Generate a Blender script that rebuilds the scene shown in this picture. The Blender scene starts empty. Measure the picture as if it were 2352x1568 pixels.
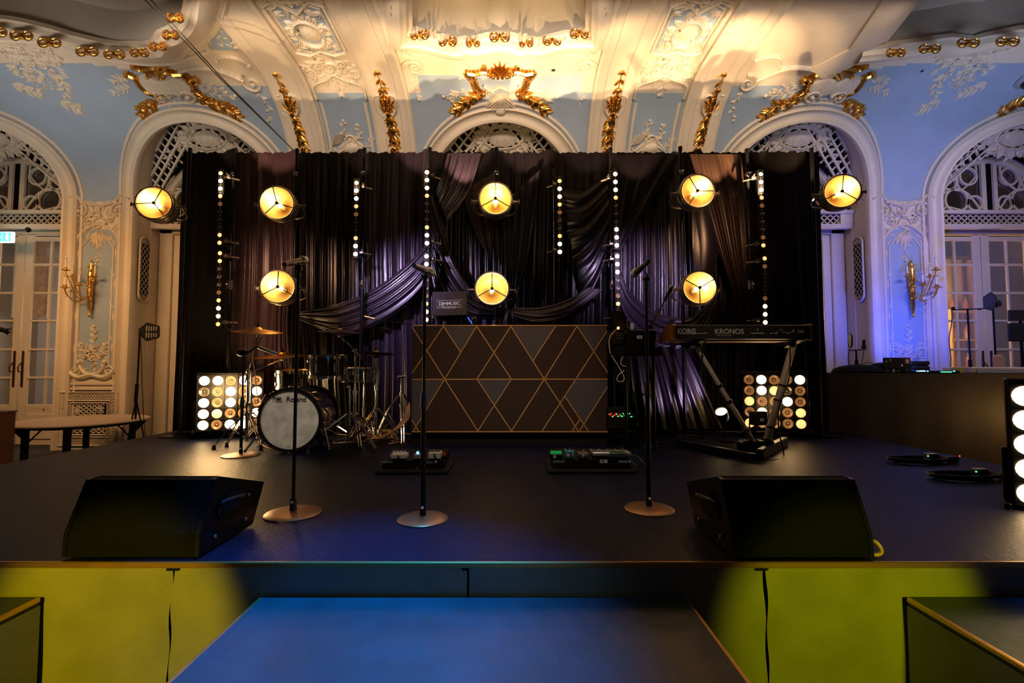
import bpy, math, random
from mathutils import Vector as V, Matrix, Euler
pi = math.pi
random.seed(7)
S = bpy.context.scene
COL = S.collection
R = math.radians
# ------------------------------------------------------------ camera
F, CX, CY, PITCH, EYE = 1100.0, 1176.0, 784.0, R(2.9), V((0, 0, 0.8))
cd = bpy.data.cameras.new('camera'); cam = bpy.data.objects.new('camera', cd); COL.objects.link(cam)
cd.sensor_width = 36.0; cd.lens = F / 2352 * 36; cd.clip_start = 0.02; cd.clip_end = 80
cam.location = EYE; cam.rotation_euler = (pi / 2 + PITCH, 0, 0)
S.camera = cam
S.view_settings.view_transform = 'Standard'; S.view_settings.look = 'None'
S.view_settings.exposure = 0.0; S.view_settings.gamma = 1.0; S.view_settings.use_curve_mapping = False
S.cycles.use_denoising = True
S.cycles.max_bounces = 6; S.cycles.diffuse_bounces = 3; S.cycles.glossy_bounces = 3
S.cycles.sample_clamp_indirect = 6.0
# ------------------------------------------------------------ world + light
w = bpy.data.worlds.new('world'); S.world = w; w.use_nodes = True
bg = w.node_tree.nodes['Background']; bg.inputs[0].default_value = (0.75, 0.62, 0.62, 1); bg.inputs[1].default_value = 0.012

def add_light(kind, name, loc, target, energy, color, **kw):
    ld = bpy.data.lights.new(name, kind); ld.energy = energy; ld.color = color
    for k, v in kw.items(): setattr(ld, k, v)
    o = bpy.data.objects.new(name, ld); COL.objects.link(o); o.location = loc
    if target is not None:
        o.rotation_euler = (V(target) - V(loc)).to_track_quat('-Z', 'Y').to_euler()
    return o
def spot(name, loc, target, energy, color, deg, blend=0.4, radius=0.03):
    return add_light('SPOT', name, loc, target, energy, color, spot_size=R(deg), spot_blend=blend, shadow_soft_size=radius)
WARM = (1.0, 0.60, 0.24)
# warm beams thrown up from the stage over the curtain on to the cove and the ceiling
for (x, e) in ((-3.3, 70), (-2.9, 90), (-1.8, 120), (-1.1, 190), (-0.55, 340), (0.2, 480), (0.95, 200), (1.5, 190), (2.4, 240), (2.8, 360), (3.35, 200)):
    spot('warm_uplight', (x, 5.22, 2.62), (x, 5.22 + .42, 2.62 + .91), e, (1.0, 0.66, 0.34), 50, 0.55, 0.012)
spot('ceiling_fill', (0.0, 3.6, 2.5), (0.0, 5.2, 4.9), 85, (1.0, 0.66, 0.36), 150, 1.0, 0.3)
# unseen fill lights added for the back wall, warm left, cool right
def wash(name, loc, tgt, e, col, sx=1.0, sy=1.0, spread=100):
    return add_light('AREA', name, loc, tgt, e, col, shape='RECTANGLE', size=sx, size_y=sy, spread=R(spread))
wash('wall_fill_warm', (-6.8, 4.6, 3.2), (-6.6, 7.5, 1.4), 35, (1.0, 0.54, 0.22), 3.0, .6)
wash('wall_fill_cool', (6.6, 4.6, 3.6), (6.4, 7.5, 2.2), 24, (0.72, 0.62, 1.0), 3.0, .6)
wash('wall_fill_centre', (0.0, 4.9, 4.6), (0.0, 7.5, 4.5), 34, (1.0, 0.80, 0.62), 9.0, .2, 88)
# blue wash behind the desk on the right wall
spot('blue_wall_wash', (5.6, 6.4, 0.95), (6.2, 7.5, 2.0), 130, (0.05, 0.09, 1.0), 125, 0.9, 0.1)
# violet light that makes the satin shine
spot('violet_left', (-1.7, 4.2, 2.3), (-1.05, 5.86, 1.45), 210, (0.75, 0.55, 1.0), 66, 0.9, 0.08)  # unseen spot, added to bring out the satin highlights
spot('violet_right', (1.1, 4.3, 2.2), (1.5, 5.86, 1.75), 115, (0.75, 0.55, 1.0), 58, 0.9, 0.08)  # added likewise for the right-hand folds, no lamp hangs here
spot('warm_curtain_left', (-2.9, 4.4, 2.3), (-2.75, 5.86, 1.7), 55, (1.0, .5, .3), 75, 1.0, 0.1)  # added spot imitating the round lamps' glow on the curtain
spot('warm_curtain_right', (2.3, 4.4, 2.6), (2.3, 5.86, 2.3), 30, (1.0, .5, .25), 70, 1.0, 0.1)
spot('violet_fan', (2.3, 5.0, 0.25), (1.65, 5.8, 0.9), 75, (0.8, 0.55, 1.0), 70, 0.8, 0.05)
# coloured beams on the stage front
spot('blue_beam', (-0.35, 2.2, 4.4), (-0.62, 1.65, -0.14), 2500, (0.0, 0.29, 1.0), 29, 1.0, 0.05)
spot('blue_beam_right', (2.9, 2.4, 4.2), (2.55, 1.5, -0.14), 420, (0.02, 0.25, 1.0), 22, 0.8, 0.05)
spot('blue_beam_left', (-2.9, 2.4, 4.2), (-2.7, 1.6, -0.14), 160, (0.0, 0.15, 1.0), 22, 0.8, 0.05)
wash('cove_fill_left', (-6.4, 4.9, 3.1), (-6.6, 6.7, 4.9), 14, (1.0, 0.88, 0.76), 3.0, .4)  # unseen fill added to brighten the upper left cove
wash('cove_fill_right', (6.2, 4.9, 3.1), (6.5, 6.7, 4.9), 12, (0.6, 0.72, 1.0), 3.0, .4)  # matching added fill for the right cove, bluish
spot('yellow_beam_left', (-1.75, 0.1, 0.55), (-1.63, 2.01, -0.26), 180, (0.80, 0.60, 0.0), 31, 0.55, 0.03)
spot('yellow_beam_right', (1.6, 0.1, 0.55), (1.4, 2.01, -0.26), 135, (0.62, 0.64, 0.0), 32, 0.55, 0.03)
spot('green_beam_centre', (0.2, 0.5, 0.35), (-0.25, 2.01, -0.06), 5, (0.42, 0.62, 0.30), 60, 1.0, 0.1)
# fill lights added to brighten drums, rig, pedals and booth, no lamps there
spot('drum_fill', (-1.0, 1.6, 3.2), (-2.05, 4.42, .42), 260, (1.0, .84, .66), 15, 0.8, 0.05)
spot('rig_fill', (1.0, 1.6, 3.2), (2.0, 4.3, 1.15), 120, (1.0, .72, .46), 20, 0.9, 0.05)
spot('pedal_fill', (0.0, 2.2, 3.4), (0.1, 3.62, 0.1), 110, (1.0, .8, .62), 62, 0.9, 0.05)
spot('booth_fill', (-0.3, 2.0, 3.6), (-.05, 4.85, .6), 210, (1.0, .62, .36), 42, 0.9, 0.05)
# ------------------------------------------------------------ pixel helpers (photograph pixels -> places in the room)
FWD = V((0, math.cos(PITCH), math.sin(PITCH))); UP = V((0, -math.sin(PITCH), math.cos(PITCH)))
def ray(px, py): return FWD + V((1, 0, 0)) * ((px - CX) / F) + UP * ((CY - py) / F)
def at(px, py, Y): d = ray(px, py); return EYE + d * (Y / d.y)
def gd(px, py, z=0.0): d = ray(px, py); return EYE + d * ((z - EYE.z) / d.z)
# ------------------------------------------------------------ materials
MATS = {}
def mat(name, col=(0.5, 0.5, 0.5), rough=0.5, metal=0.0, emit=None, es=0.0, noise=0.0, nscale=12.0, bump=0.0, bscale=60.0, trans=0.0,
        spec=0.5, sheen=0.0, coat=0.0, col2=None, stretch=None, alpha=1.0):
    m = bpy.data.materials.new(name); m.use_nodes = True; nt = m.node_tree
    b = nt.nodes['Principled BSDF']
    b.inputs['Base Color'].default_value = (*col, 1); b.inputs['Roughness'].default_value = rough
    b.inputs['Metallic'].default_value = metal; b.inputs['Specular IOR Level'].default_value = spec
    if trans: b.inputs['Transmission Weight'].default_value = trans
    if sheen: b.inputs['Sheen Weight'].default_value = sheen
    if coat: b.inputs['Coat Weight'].default_value = coat
    if alpha < 1: b.inputs['Alpha'].default_value = alpha
    if emit: b.inputs['Emission Color'].default_value = (*emit, 1); b.inputs['Emission Strength'].default_value = es
    if noise or bump:
        tc = nt.nodes.new('ShaderNodeTexCoord'); mp = nt.nodes.new('ShaderNodeMapping')
        nt.links.new(tc.outputs['Object'], mp.inputs[0])
        if stretch: mp.inputs['Scale'].default_value = stretch
    if noise:
        n = nt.nodes.new('ShaderNodeTexNoise'); n.inputs['Scale'].default_value = nscale; n.inputs['Detail'].default_value = 6
        nt.links.new(mp.outputs[0], n.inputs['Vector'])
        r = nt.nodes.new('ShaderNodeValToRGB'); c2 = col2 or tuple(c * (1 - noise) for c in col)
        r.color_ramp.elements[0].color = (*c2, 1); r.color_ramp.elements[1].color = (*col, 1)
        r.color_ramp.elements[0].position = 0.35; r.color_ramp.elements[1].position = 0.65
        nt.links.new(n.outputs['Fac'], r.inputs[0]); nt.links.new(r.outputs[0], b.inputs['Base Color'])
    if bump:
        n = nt.nodes.new('ShaderNodeTexNoise'); n.inputs['Scale'].default_value = bscale; n.inputs['Detail'].default_value = 4
        nt.links.new(mp.outputs[0], n.inputs['Vector'])
        bp = nt.nodes.new('ShaderNodeBump'); bp.inputs['Strength'].default_value = bump; bp.inputs['Distance'].default_value = 0.01
        nt.links.new(n.outputs['Fac'], bp.inputs['Height']); nt.links.new(bp.outputs[0], b.inputs['Normal'])
    MATS[name] = m
    return m
mat('cream', (0.74, 0.64, 0.52), 0.45, noise=0.08, nscale=3)
mat('cream_relief', (0.76, 0.66, 0.53), 0.45, noise=0.2, nscale=25)
mat('powder_blue', (0.33, 0.42, 0.55), 0.55, noise=0.08, nscale=3)
mat('coffer_paint', (0.5, 0.45, 0.38), 0.6)
mat('gold', (0.95, 0.55, 0.14), 0.3, 1.0, noise=0.35, nscale=30)
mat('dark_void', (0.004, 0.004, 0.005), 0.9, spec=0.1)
mat('carpet', (0.05, 0.045, 0.05), 0.95, noise=0.7, nscale=9, col2=(0.012, 0.015, 0.02))
mat('stage_vinyl', (0.006, 0.008, 0.026), 0.47, noise=0.3, spec=0.11, nscale=5, bump=0.25, bscale=45)
mat('step_vinyl', (0.04, 0.055, 0.075), 0.5, noise=0.35, nscale=4, bump=0.3, bscale=18)
mat('fascia', (0.30, 0.29, 0.26), 0.38, noise=0.18, nscale=5, bump=0.2, bscale=7)
mat('brass_edge', (0.75, 0.42, 0.14), 0.35, 0.9)
mat('black_wool', (0.007, 0.005, 0.006), 0.85, sheen=0.05, spec=0.2)
mat('satin', (0.004, 0.0025, 0.005), 0.31, 0.0, spec=0.7, noise=0.3, nscale=7, bump=0.08, bscale=120)
mat('satin_lamplit', (0.05, 0.026, 0.034), 0.34, 0.0, spec=0.7)  # satin with the round lamps' spill painted into its base colour
mat('satin_brown', (0.03, 0.014, 0.009), 0.4, 0.0, spec=0.6)
mat('satin_violet', (0.016, 0.010, 0.02), 0.32, 0.0, spec=0.9, bump=0.1, bscale=150)
mat('black_metal', (0.012, 0.011, 0.012), 0.35, 0.6)
mat('black_plastic', (0.012, 0.012, 0.013), 0.45)
mat('black_matte', (0.008, 0.008, 0.008), 0.8, spec=0.2)
mat('tolex', (0.0025, 0.0025, 0.0025), 0.7, spec=0.12, bump=0.2, bscale=300)
mat('chrome', (0.75, 0.73, 0.72), 0.14, 1.0)
mat('lamp_steel', (0.45, 0.38, 0.30), 0.32, 0.9, noise=0.3, nscale=20)
mat('reflector', (1.0, 0.70, 0.27), 0.34, 1.0)
mat('filament', (1, 0.8, 0.5), emit=(1.0, 0.62, 0.25), es=60)
mat('bulb_on', (1, 0.8, 0.5), emit=(1.0, 0.66, 0.32), es=16)
mat('bulb_mid', (1, 0.7, 0.4), emit=(1.0, 0.5, 0.16), es=1.5)
mat('bulb_low', (0.25, 0.16, 0.1), 0.2, emit=(1.0, 0.4, 0.12), es=0.16)
mat('bulb_off', (0.28, 0.24, 0.2), 0.15, 0.5, noise=0.5, nscale=90)
mat('cymbal_bronze', (0.85, 0.48, 0.12), 0.3, 1.0, noise=0.15, nscale=60)
mat('cymbal_dark', (0.25, 0.16, 0.1), 0.3, 1.0)
mat('drum_black', (0.012, 0.009, 0.009), 0.12, coat=1.0)
mat('drum_skin', (0.78, 0.74, 0.66), 0.5, noise=0.3, nscale=9, col2=(0.52, 0.49, 0.43))
mat('rubber', (0.012, 0.012, 0.012), 0.8)
mat('wood_cheek', (0.42, 0.16, 0.05), 0.35, noise=0.4, nscale=6, stretch=(1, 1, 9))
mat('keys_underside', (0.60, 0.36, 0.12), 0.5)
mat('panel_dark', (0.035, 0.028, 0.03), 0.42)
mat('panel_brown', (0.05, 0.032, 0.026), 0.35)
mat('panel_slate', (0.09, 0.085, 0.105), 0.4)
mat('panel_gold', (0.85, 0.48, 0.18), 0.4, 0.35)
mat('silver', (0.55, 0.55, 0.54), 0.35, 0.8)
mat('white_print', (0.75, 0.75, 0.75), 0.6, emit=(1, 1, 1), es=0.05)
mat('grey_print', (0.42, 0.43, 0.45), 0.5)
mat('black_print', (0.01, 0.01, 0.01), 0.6)
mat('red_print', (0.7, 0.04, 0.03), 0.5)
mat('laptop_glow', (0.1, 0.2, 0.8), emit=(0.02, 0.1, 1.0), es=1.5)
mat('led_green', (0, 1, 0.2), emit=(0.05, 1, 0.2), es=6)
mat('led_green_dim', (0, .6, 0.15), emit=(0.05, 1, 0.2), es=0.12)
mat('led_red', (1, 0.05, 0.02), emit=(1, 0.03, 0.01), es=6)
mat('led_blue', (0.1, 0.3, 1), emit=(0.08, 0.25, 1), es=5)
mat('led_amber', (1, 0.5, 0.1), emit=(1, 0.35, 0.05), es=14)
mat('exit_green', (0.05, 0.6, 0.35), emit=(0.1, 0.9, 0.5), es=1.3)
mat('exit_white', (0.9, 1, 0.97), emit=(0.75, 1.0, 0.92), es=1.6)
mat('glass', (0.8, 0.85, 0.88), 0.03, trans=1.0, spec=0.5)
mat('pane', (0.55, 0.55, 0.55), 0.04, 0.0, alpha=0.16, spec=0.7)
mat('mirror_glass', (0.35, 0.33, 0.3), 0.12, 0.9, noise=0.5, nscale=4)
mat('dark_bronze', (0.12, 0.05, 0.02), 0.35, 0.8)
mat('base_bronze', (0.28, 0.15, 0.07), 0.38, 0.7)
mat('mic_grey', (0.3, 0.27, 0.25), 0.3, 0.8)
mat('pedal_green', (0.03, 0.06, 0.05), 0.4)
mat('led_red_dim', (0.6, 0.02, 0.02), emit=(1, 0.02, 0.01), es=0.6)
mat('crystal', (0.9, 0.88, 0.85), 0.08, 0.5)
mat('glass_dim', (0.8, 0.75, 0.65), 0.1, trans=0.6)
mat('candle', (0.8, 0.72, 0.58), 0.5)
mat('cable_black', (0.012, 0.011, 0.011), 0.5)
mat('cable_tan', (0.5, 0.3, 0.16), 0.5)
mat('table_cloth_dark', (0.03, 0.02, 0.014), 0.6)
mat('table_top', (0.55, 0.42, 0.32), 0.5)
mat('pedal_cream', (0.62, 0.55, 0.46), 0.4)
mat('pedal_blue', (0.06, 0.3, 0.46), 0.35)
mat('pedal_olive', (0.12, 0.10, 0.04), 0.4)
mat('pedal_grey', (0.26, 0.24, 0.22), 0.4)
mat('wood_brown', (0.10, 0.035, 0.015), 0.4, noise=0.3, nscale=5, stretch=(8, 1, 1))
mat('painting', (0.6, 0.22, 0.05), 0.6, noise=0.6, nscale=9, col2=(0.25, 0.09, 0.02))
mat('far_wall', (0.30, 0.31, 0.36), 0.7)
mat('far_warm', (0.75, 0.42, 0.12), 0.6, noise=0.5, nscale=5)
mat('curtain_cream', (0.7, 0.5, 0.25), 0.6)
mat('paper', (0.75, 0.7, 0.6), 0.7)
mat('paper_yellow', (0.7, 0.55, 0.1), 0.7)
mat('paper_violet', (0.5, 0.42, 0.75), 0.7)
mat('blue_cloth', (0.03, 0.05, 0.4), 0.6)
mat('column_white', (0.72, 0.62, 0.52), 0.32, 0.25)
# ------------------------------------------------------------ mesh building
ORG = {}
def frame_of(d):
    d = d.normalized(); a = V((0, 0, 1)) if abs(d.z) < 0.95 else V((1, 0, 0))
    u = d.cross(a).normalized(); return u, u.cross(d).normalized()
class MB:
    def __init__(s): s.v = []; s.f = []; s.m = []
    def add(s, vs, fs, m=0):
        o = len(s.v); s.v += [tuple(x) for x in vs]; s.f += [tuple(i + o for i in q) for q in fs]; s.m += [m] * len(fs); return s
    def box(s, c, d, rot=None, m=0, bev=0.0):
        x, y, z = d[0] / 2, d[1] / 2, d[2] / 2; c = V(c)
        if bev <= 0:
            vs = [V((i * x, j * y, k * z)) for i in (-1, 1) for j in (-1, 1) for k in (-1, 1)]
            fs = [(0, 1, 3, 2), (4, 6, 7, 5), (0, 4, 5, 1), (2, 3, 7, 6), (0, 2, 6, 4), (1, 5, 7, 3)]
        else:
            b = min(bev, x * .9, y * .9, z * .9); vs = []; ix = {}
            for i in (-1, 1):
                for j in (-1, 1):
                    for k in (-1, 1):
                        ix[i, j, k] = len(vs)
                        vs += [V((i * x, j * (y - b), k * (z - b))), V((i * (x - b), j * y, k * (z - b))), V((i * (x - b), j * (y - b), k * z))]
            fs = []
            for a in range(3):
                for sg in (-1, 1):
                    q = []
                    for p, r in ((-1, -1), (1, -1), (1, 1), (-1, 1)):
                        t = [p, r]; t.insert(a, sg); q.append(ix[tuple(t)] + a)
                    fs.append(tuple(q if (sg > 0) != (a == 1) else q[::-1]))
            for a in range(3):
                b1, b2 = [k for k in range(3) if k != a]
                for p in (-1, 1):
                    for r in (-1, 1):
                        e0 = [0, 0, 0]; e1 = [0, 0, 0]; e0[a] = -1; e1[a] = 1; e0[b1] = e1[b1] = p; e0[b2] = e1[b2] = r
                        i0, i1 = ix[tuple(e0)], ix[tuple(e1)]
                        fs.append((i0 + b1, i1 + b1, i1 + b2, i0 + b2))
            for k in ix.values(): fs.append((k, k + 1, k + 2))
        if rot is not None:
            M = rot if isinstance(rot, Matrix) else Euler(rot).to_matrix()
            vs = [M @ v for v in vs]
        return s.add([v + c for v in vs], fs, m)
    def cyl(s, p0, p1, r0, r1=None, n=12, m=0, caps=True):
        p0, p1 = V(p0), V(p1); r1 = r0 if r1 is None else r1; u, w = frame_of(p1 - p0); vs = []
        for p, r in ((p0, r0), (p1, r1)):
            vs += [p + (u * math.cos(2 * pi * i / n) + w * math.sin(2 * pi * i / n)) * r for i in range(n)]
        fs = [(i, (i + 1) % n, n + (i + 1) % n, n + i) for i in range(n)]
        if caps: fs += [tuple(range(n))[::-1], tuple(range(n, 2 * n))]
        return s.add(vs, fs, m)
    def tube(s, pts, r, n=8, m=0):
        pts = [V(p) for p in pts]; k = len(pts); vs = []; u = None
        for i, p in enumerate(pts):
            d = (pts[min(i + 1, k - 1)] - pts[max(i - 1, 0)])
            if d.length < 1e-7: d = V((0, 0, 1))
            if u is None: u, w = frame_of(d)
            else:
                d = d.normalized(); u = (u - d * u.dot(d)); u = u.normalized() if u.length > 1e-6 else frame_of(d)[0]; w = u.cross(d)
            rr = r[i] if isinstance(r, (list, tuple)) else r
            vs += [p + (u * math.cos(2 * pi * j / n) + w * math.sin(2 * pi * j / n)) * rr for j in range(n)]
        fs = [(i * n + j, i * n + (j + 1) % n, (i + 1) * n + (j + 1) % n, (i + 1) * n + j) for i in range(k - 1) for j in range(n)]
        fs += [tuple(range(n))[::-1], tuple(range((k - 1) * n, k * n))]
        return s.add(vs, fs, m)
    def lathe(s, prof, org=(0, 0, 0), axis=(0, 0, 1), n=24, m=0):
        org = V(org); ax = V(axis).normalized(); u, w = frame_of(ax); vs = []
        for r, h in prof:
            vs += [org + ax * h + (u * math.cos(2 * pi * i / n) + w * math.sin(2 * pi * i / n)) * max(r, 1e-5) for i in range(n)]
        fs = [(i * n + j, i * n + (j + 1) % n, (i + 1) * n + (j + 1) % n, (i + 1) * n + j) for i in range(len(prof) - 1) for j in range(n)]
        return s.add(vs, fs, m)
    def sph(s, c, r, n=12, k=8, m=0):
        r = (r, r, r) if not isinstance(r, (tuple, list)) else r; c = V(c); vs = []
        for i in range(k + 1):
            t = pi * i / k
            vs += [c + V((r[0] * math.sin(t) * math.cos(2 * pi * j / n), r[1] * math.sin(t) * math.sin(2 * pi * j / n), r[2] * math.cos(t))) for j in range(n)]
        fs = [(i * n + j, (i + 1) * n + j, (i + 1) * n + (j + 1) % n, i * n + (j + 1) % n) for i in range(k) for j in range(n)]
        return s.add(vs, fs, m)
    def grid(s, nu, nv, fn, m=0):
        vs = [fn(i / nu, j / nv) for j in range(nv + 1) for i in range(nu + 1)]
        fs = [(j * (nu + 1) + i, j * (nu + 1) + i + 1, (j + 1) * (nu + 1) + i + 1, (j + 1) * (nu + 1) + i) for j in range(nv) for i in range(nu)]
        return s.add(vs, fs, m)
    def prism(s, poly, off, m=0):
        n = len(poly); poly = [V(p) for p in poly]; off = V(off)
        return s.add(poly + [p + off for p in poly], [tuple(range(n)), tuple(range(n, 2 * n))[::-1]] + [(i, n + i, n + (i + 1) % n, (i + 1) % n) for i in range(n)], m)
    # ---- relief work in (u, v, h)
    def ribbon(s, pts, prof, taper=None, closed=False, m=0):
        k = len(pts); vs = []; n = len(prof)
        for i, (a, b) in enumerate(pts):
            if closed: p0 = pts[i - 1]; p1 = pts[(i + 1) % k]
            else: p0 = pts[max(i - 1, 0)]; p1 = pts[min(i + 1, k - 1)]
            dx, dy = p1[0] - p0[0], p1[1] - p0[1]; L = math.hypot(dx, dy) or 1; nx, ny = -dy / L, dx / L
            t = taper(i / max(k - 1, 1)) if taper else 1.0
            vs += [(a + nx * o * t, b + ny * o * t, h * (0.4 + 0.6 * t)) for o, h in prof]
        fs = [(i * n + j, i * n + j + 1, ((i + 1) % k) * n + j + 1, ((i + 1) % k) * n + j) for i in range(k if closed else k - 1) for j in range(n - 1)]
        return s.add(vs, fs, m)
    def bead(s, pts, wd, h, taper=None, closed=False, m=0):
        return s.ribbon(pts, [(-wd / 2, -0.004), (-wd * .38, h * .7), (0, h), (wd * .38, h * .7), (wd / 2, -0.004)], taper, closed, m)
    def dome(s, a, b, ra, rb, ang=0.0, h=0.02, n=10, m=0):
        ca, sa = math.cos(ang), math.sin(ang); vs = [(a, b, h)]
        for rr, hh in ((0.6, 0.8), (1.0, 0.0)):
            for i in range(n):
                x = ra * rr * math.cos(2 * pi * i / n); y = rb * rr * math.sin(2 * pi * i / n)
                vs.append((a + x * ca - y * sa, b + x * sa + y * ca, h * hh))
        fs = [(0, 1 + i, 1 + (i + 1) % n) for i in range(n)] + [(1 + i, 1 + n + i, 1 + n + (i + 1) % n, 1 + (i + 1) % n) for i in range(n)]
        return s.add(vs, fs, m)
    def leaf(s, a, b, ln, wd, ang, h=0.02, m=0):
        ca, sa = math.cos(ang), math.sin(ang); vs = []
        for t, ww, hh in ((0, .25, .5), (.25, .8, 1), (.5, 1, 1.1), (.75, .65, .9), (1, .02, .35)):
            for o, k in ((-1, 0), (-.5, .75), (0, .55), (.5, .75), (1, 0)):
                x = ln * t; y = wd / 2 * ww * o; vs.append((a + x * ca - y * sa, b + x * sa + y * ca, h * hh * k))
        fs = [(i * 5 + j, i * 5 + j + 1, i * 5 + j + 6, i * 5 + j + 5) for i in range(4) for j in range(4)]
        return s.add(vs, fs, m)
    def spiral(s, a, b, r, a0, turns, wd, h, sgn=1, m=0):
        n = int(14 * abs(turns)) + 4
        pts = [(a + r * (1 - .85 * t) * math.cos(a0 + sgn * 2 * pi * turns * t), b + r * (1 - .85 * t) * math.sin(a0 + sgn * 2 * pi * turns * t)) for t in [i / n for i in range(n + 1)]]
        s.bead(pts, wd, h, lambda t: 1 - .5 * t, m=m); return s.dome(pts[-1][0], pts[-1][1], wd * .7, wd * .7, 0, h * 1.3, 8, m)
    def build(s, name, mats='cream', parent=None, smooth=True, xf=None, kind=None, ang=40):
        vs = [xf(*v) for v in s.v] if xf else s.v
        if parent is not None:
            o3 = ORG[parent.name]; vs = [(v[0] - o3[0], v[1] - o3[1], v[2] - o3[2]) for v in vs]
        me = bpy.data.meshes.new(name); me.from_pydata([tuple(v) for v in vs], [], s.f); me.update()
        for mm in ([mats] if isinstance(mats, str) else mats): me.materials.append(MATS[mm])
        if any(s.m): me.polygons.foreach_set('material_index', s.m)
        if smooth:
            me.polygons.foreach_set('use_smooth', [True] * len(me.polygons)); me.set_sharp_from_angle(angle=R(ang))
        o = bpy.data.objects.new(name, me); COL.objects.link(o)
        if parent is not None: o.parent = parent; ORG[o.name] = ORG[parent.name]
        else: ORG[o.name] = (0, 0, 0)
        if kind: o['kind'] = kind
        return o
def tag(o, label, cat, group=None, kind=None):
    o['label'] = label; o['category'] = cat
    if group: o['group'] = group
    if kind: o['kind'] = kind
    return o
def thing(name, label, cat, loc=(0, 0, 0), rot=None, group=None, local=False):
    o = bpy.data.objects.new(name, None); COL.objects.link(o); o.location = loc; o.empty_display_size = 0.05
    if rot: o.rotation_euler = rot
    ORG[o.name] = (0, 0, 0) if local else tuple(loc)
    return tag(o, label, cat, group)
def copy_tree(o, parent=None):
    c = o.copy(); COL.objects.link(c); c.parent = parent; ORG[c.name] = ORG[o.name]
    for ch in o.children: copy_tree(ch, c)
    return c
def text(body, size, loc, m, parent, rot=(pi / 2, 0, 0), align='CENTER', name='lettering', sx=1.0, wgt=0.0, ext=0.0006):
    cu = bpy.data.curves.new(name, 'FONT'); cu.body = body; cu.size = size; cu.align_x = align; cu.align_y = 'CENTER'; cu.extrude = ext; cu.offset = wgt
    cu.resolution_u = 3
    t = bpy.data.objects.new(name, cu); COL.objects.link(t); bpy.context.view_layer.update()
    me = bpy.data.meshes.new_from_object(t); bpy.data.objects.remove(t)
    me.name = name; me.materials.clear(); me.materials.append(MATS[m])
    M = Matrix.Translation(V(loc) - V(ORG[parent.name])) @ Euler(rot).to_matrix().to_4x4() @ Matrix.Scale(sx, 4, (1, 0, 0))
    me.transform(M)
    o = bpy.data.objects.new(name, me); COL.objects.link(o); o.parent = parent; ORG[o.name] = ORG[parent.name]
    return o
def spline(pts, n=8, closed=False):
    out = []; k = len(pts); D = len(pts[0])
    g = (lambda i: pts[i % k]) if closed else (lambda i: pts[min(max(i, 0), k - 1)])
    for i in range(k if closed else k - 1):
        p0, p1, p2, p3 = g(i - 1), g(i), g(i + 1), g(i + 2)
        for j in range(n):
            t = j / n
            out.append(tuple(0.5 * (2 * p1[d] + (p2[d] - p0[d]) * t + (2 * p0[d] - 5 * p1[d] + 4 * p2[d] - p3[d]) * t * t + (3 * p1[d] - p0[d] - 3 * p2[d] + p3[d]) * t ** 3) for d in range(D)))
    if not closed: out.append(tuple(pts[-1]))
    return out
# ============================================================ ROOM SHELL: wall, cove and ceiling swept along x
WY, ZC, CA, CB, YC = 7.5, 3.23, 1.3, 1.64, 6.2; C0 = -0.17
CT = [(0, 0)]; _n = 200
for _i in range(1, _n + 1):
    _t = _i / _n * pi / 2; _m = (_i - .5) / _n * pi / 2
    CT.append((_t, CT[-1][1] + math.hypot(CA * math.sin(_m), CB * math.cos(_m)) * pi / 2 / _n))
SC = ZC + CT[-1][1]                        # arc length where the flat ceiling starts
def prof(s):
    if s <= ZC: return WY, s, -1.0, 0.0
    if s >= SC: return YC - (s - SC), ZC + CB, 0.0, -1.0
    f = (s - ZC) / (SC - ZC) * _n; lo, hi = 0, _n
    q = s - ZC
    while hi - lo > 1:
        mid = (lo + hi) // 2
        if CT[mid][1] <= q: lo = mid
        else: hi = mid
    t = CT[lo][0] + (q - CT[lo][1]) / max(CT[hi][1] - CT[lo][1], 1e-9) * (CT[hi][0] - CT[lo][0])
    ny, nz = math.cos(t) / CA, math.sin(t) / CB; L = math.hypot(ny, nz)
    return YC + CA * math.cos(t), ZC + CB * math.sin(t), -ny / L, -nz / L
def SP(x, s, h=0.0):
    Y, z, ny, nz = prof(s); return (x, Y + ny * h, z + nz * h)
PT = []
for _i in range(0, 1500):
    _s = -0.5 + _i * 0.01; _Y, _z, _, _ = prof(_s)
    _d = _Y * FWD.y + (_z - EYE.z) * FWD.z; _v = _Y * UP.y + (_z - EYE.z) * UP.z
    if _d < 0.4: break
    PT.append((CY - F * _v / _d, _s, _d))
def XS(px, py):                            # photograph pixel -> (x, s) on the shell
    lo, hi = 0, len(PT) - 1
    while hi - lo > 1:
        mid = (lo + hi) // 2
        if PT[mid][0] >= py: lo = mid
        else: hi = mid
    a, b = PT[lo], PT[hi]; t = (py - a[0]) / (b[0] - a[0]) if a[0] != b[0] else 0
    return ((px - CX) / F * (a[2] + t * (b[2] - a[2])), a[1] + t * (b[1] - a[1]))
def XSL(l): return [XS(*p) for p in l]
def MR(l): return [(2 * C0 - p[0], *p[1:]) for p in l]

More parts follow.
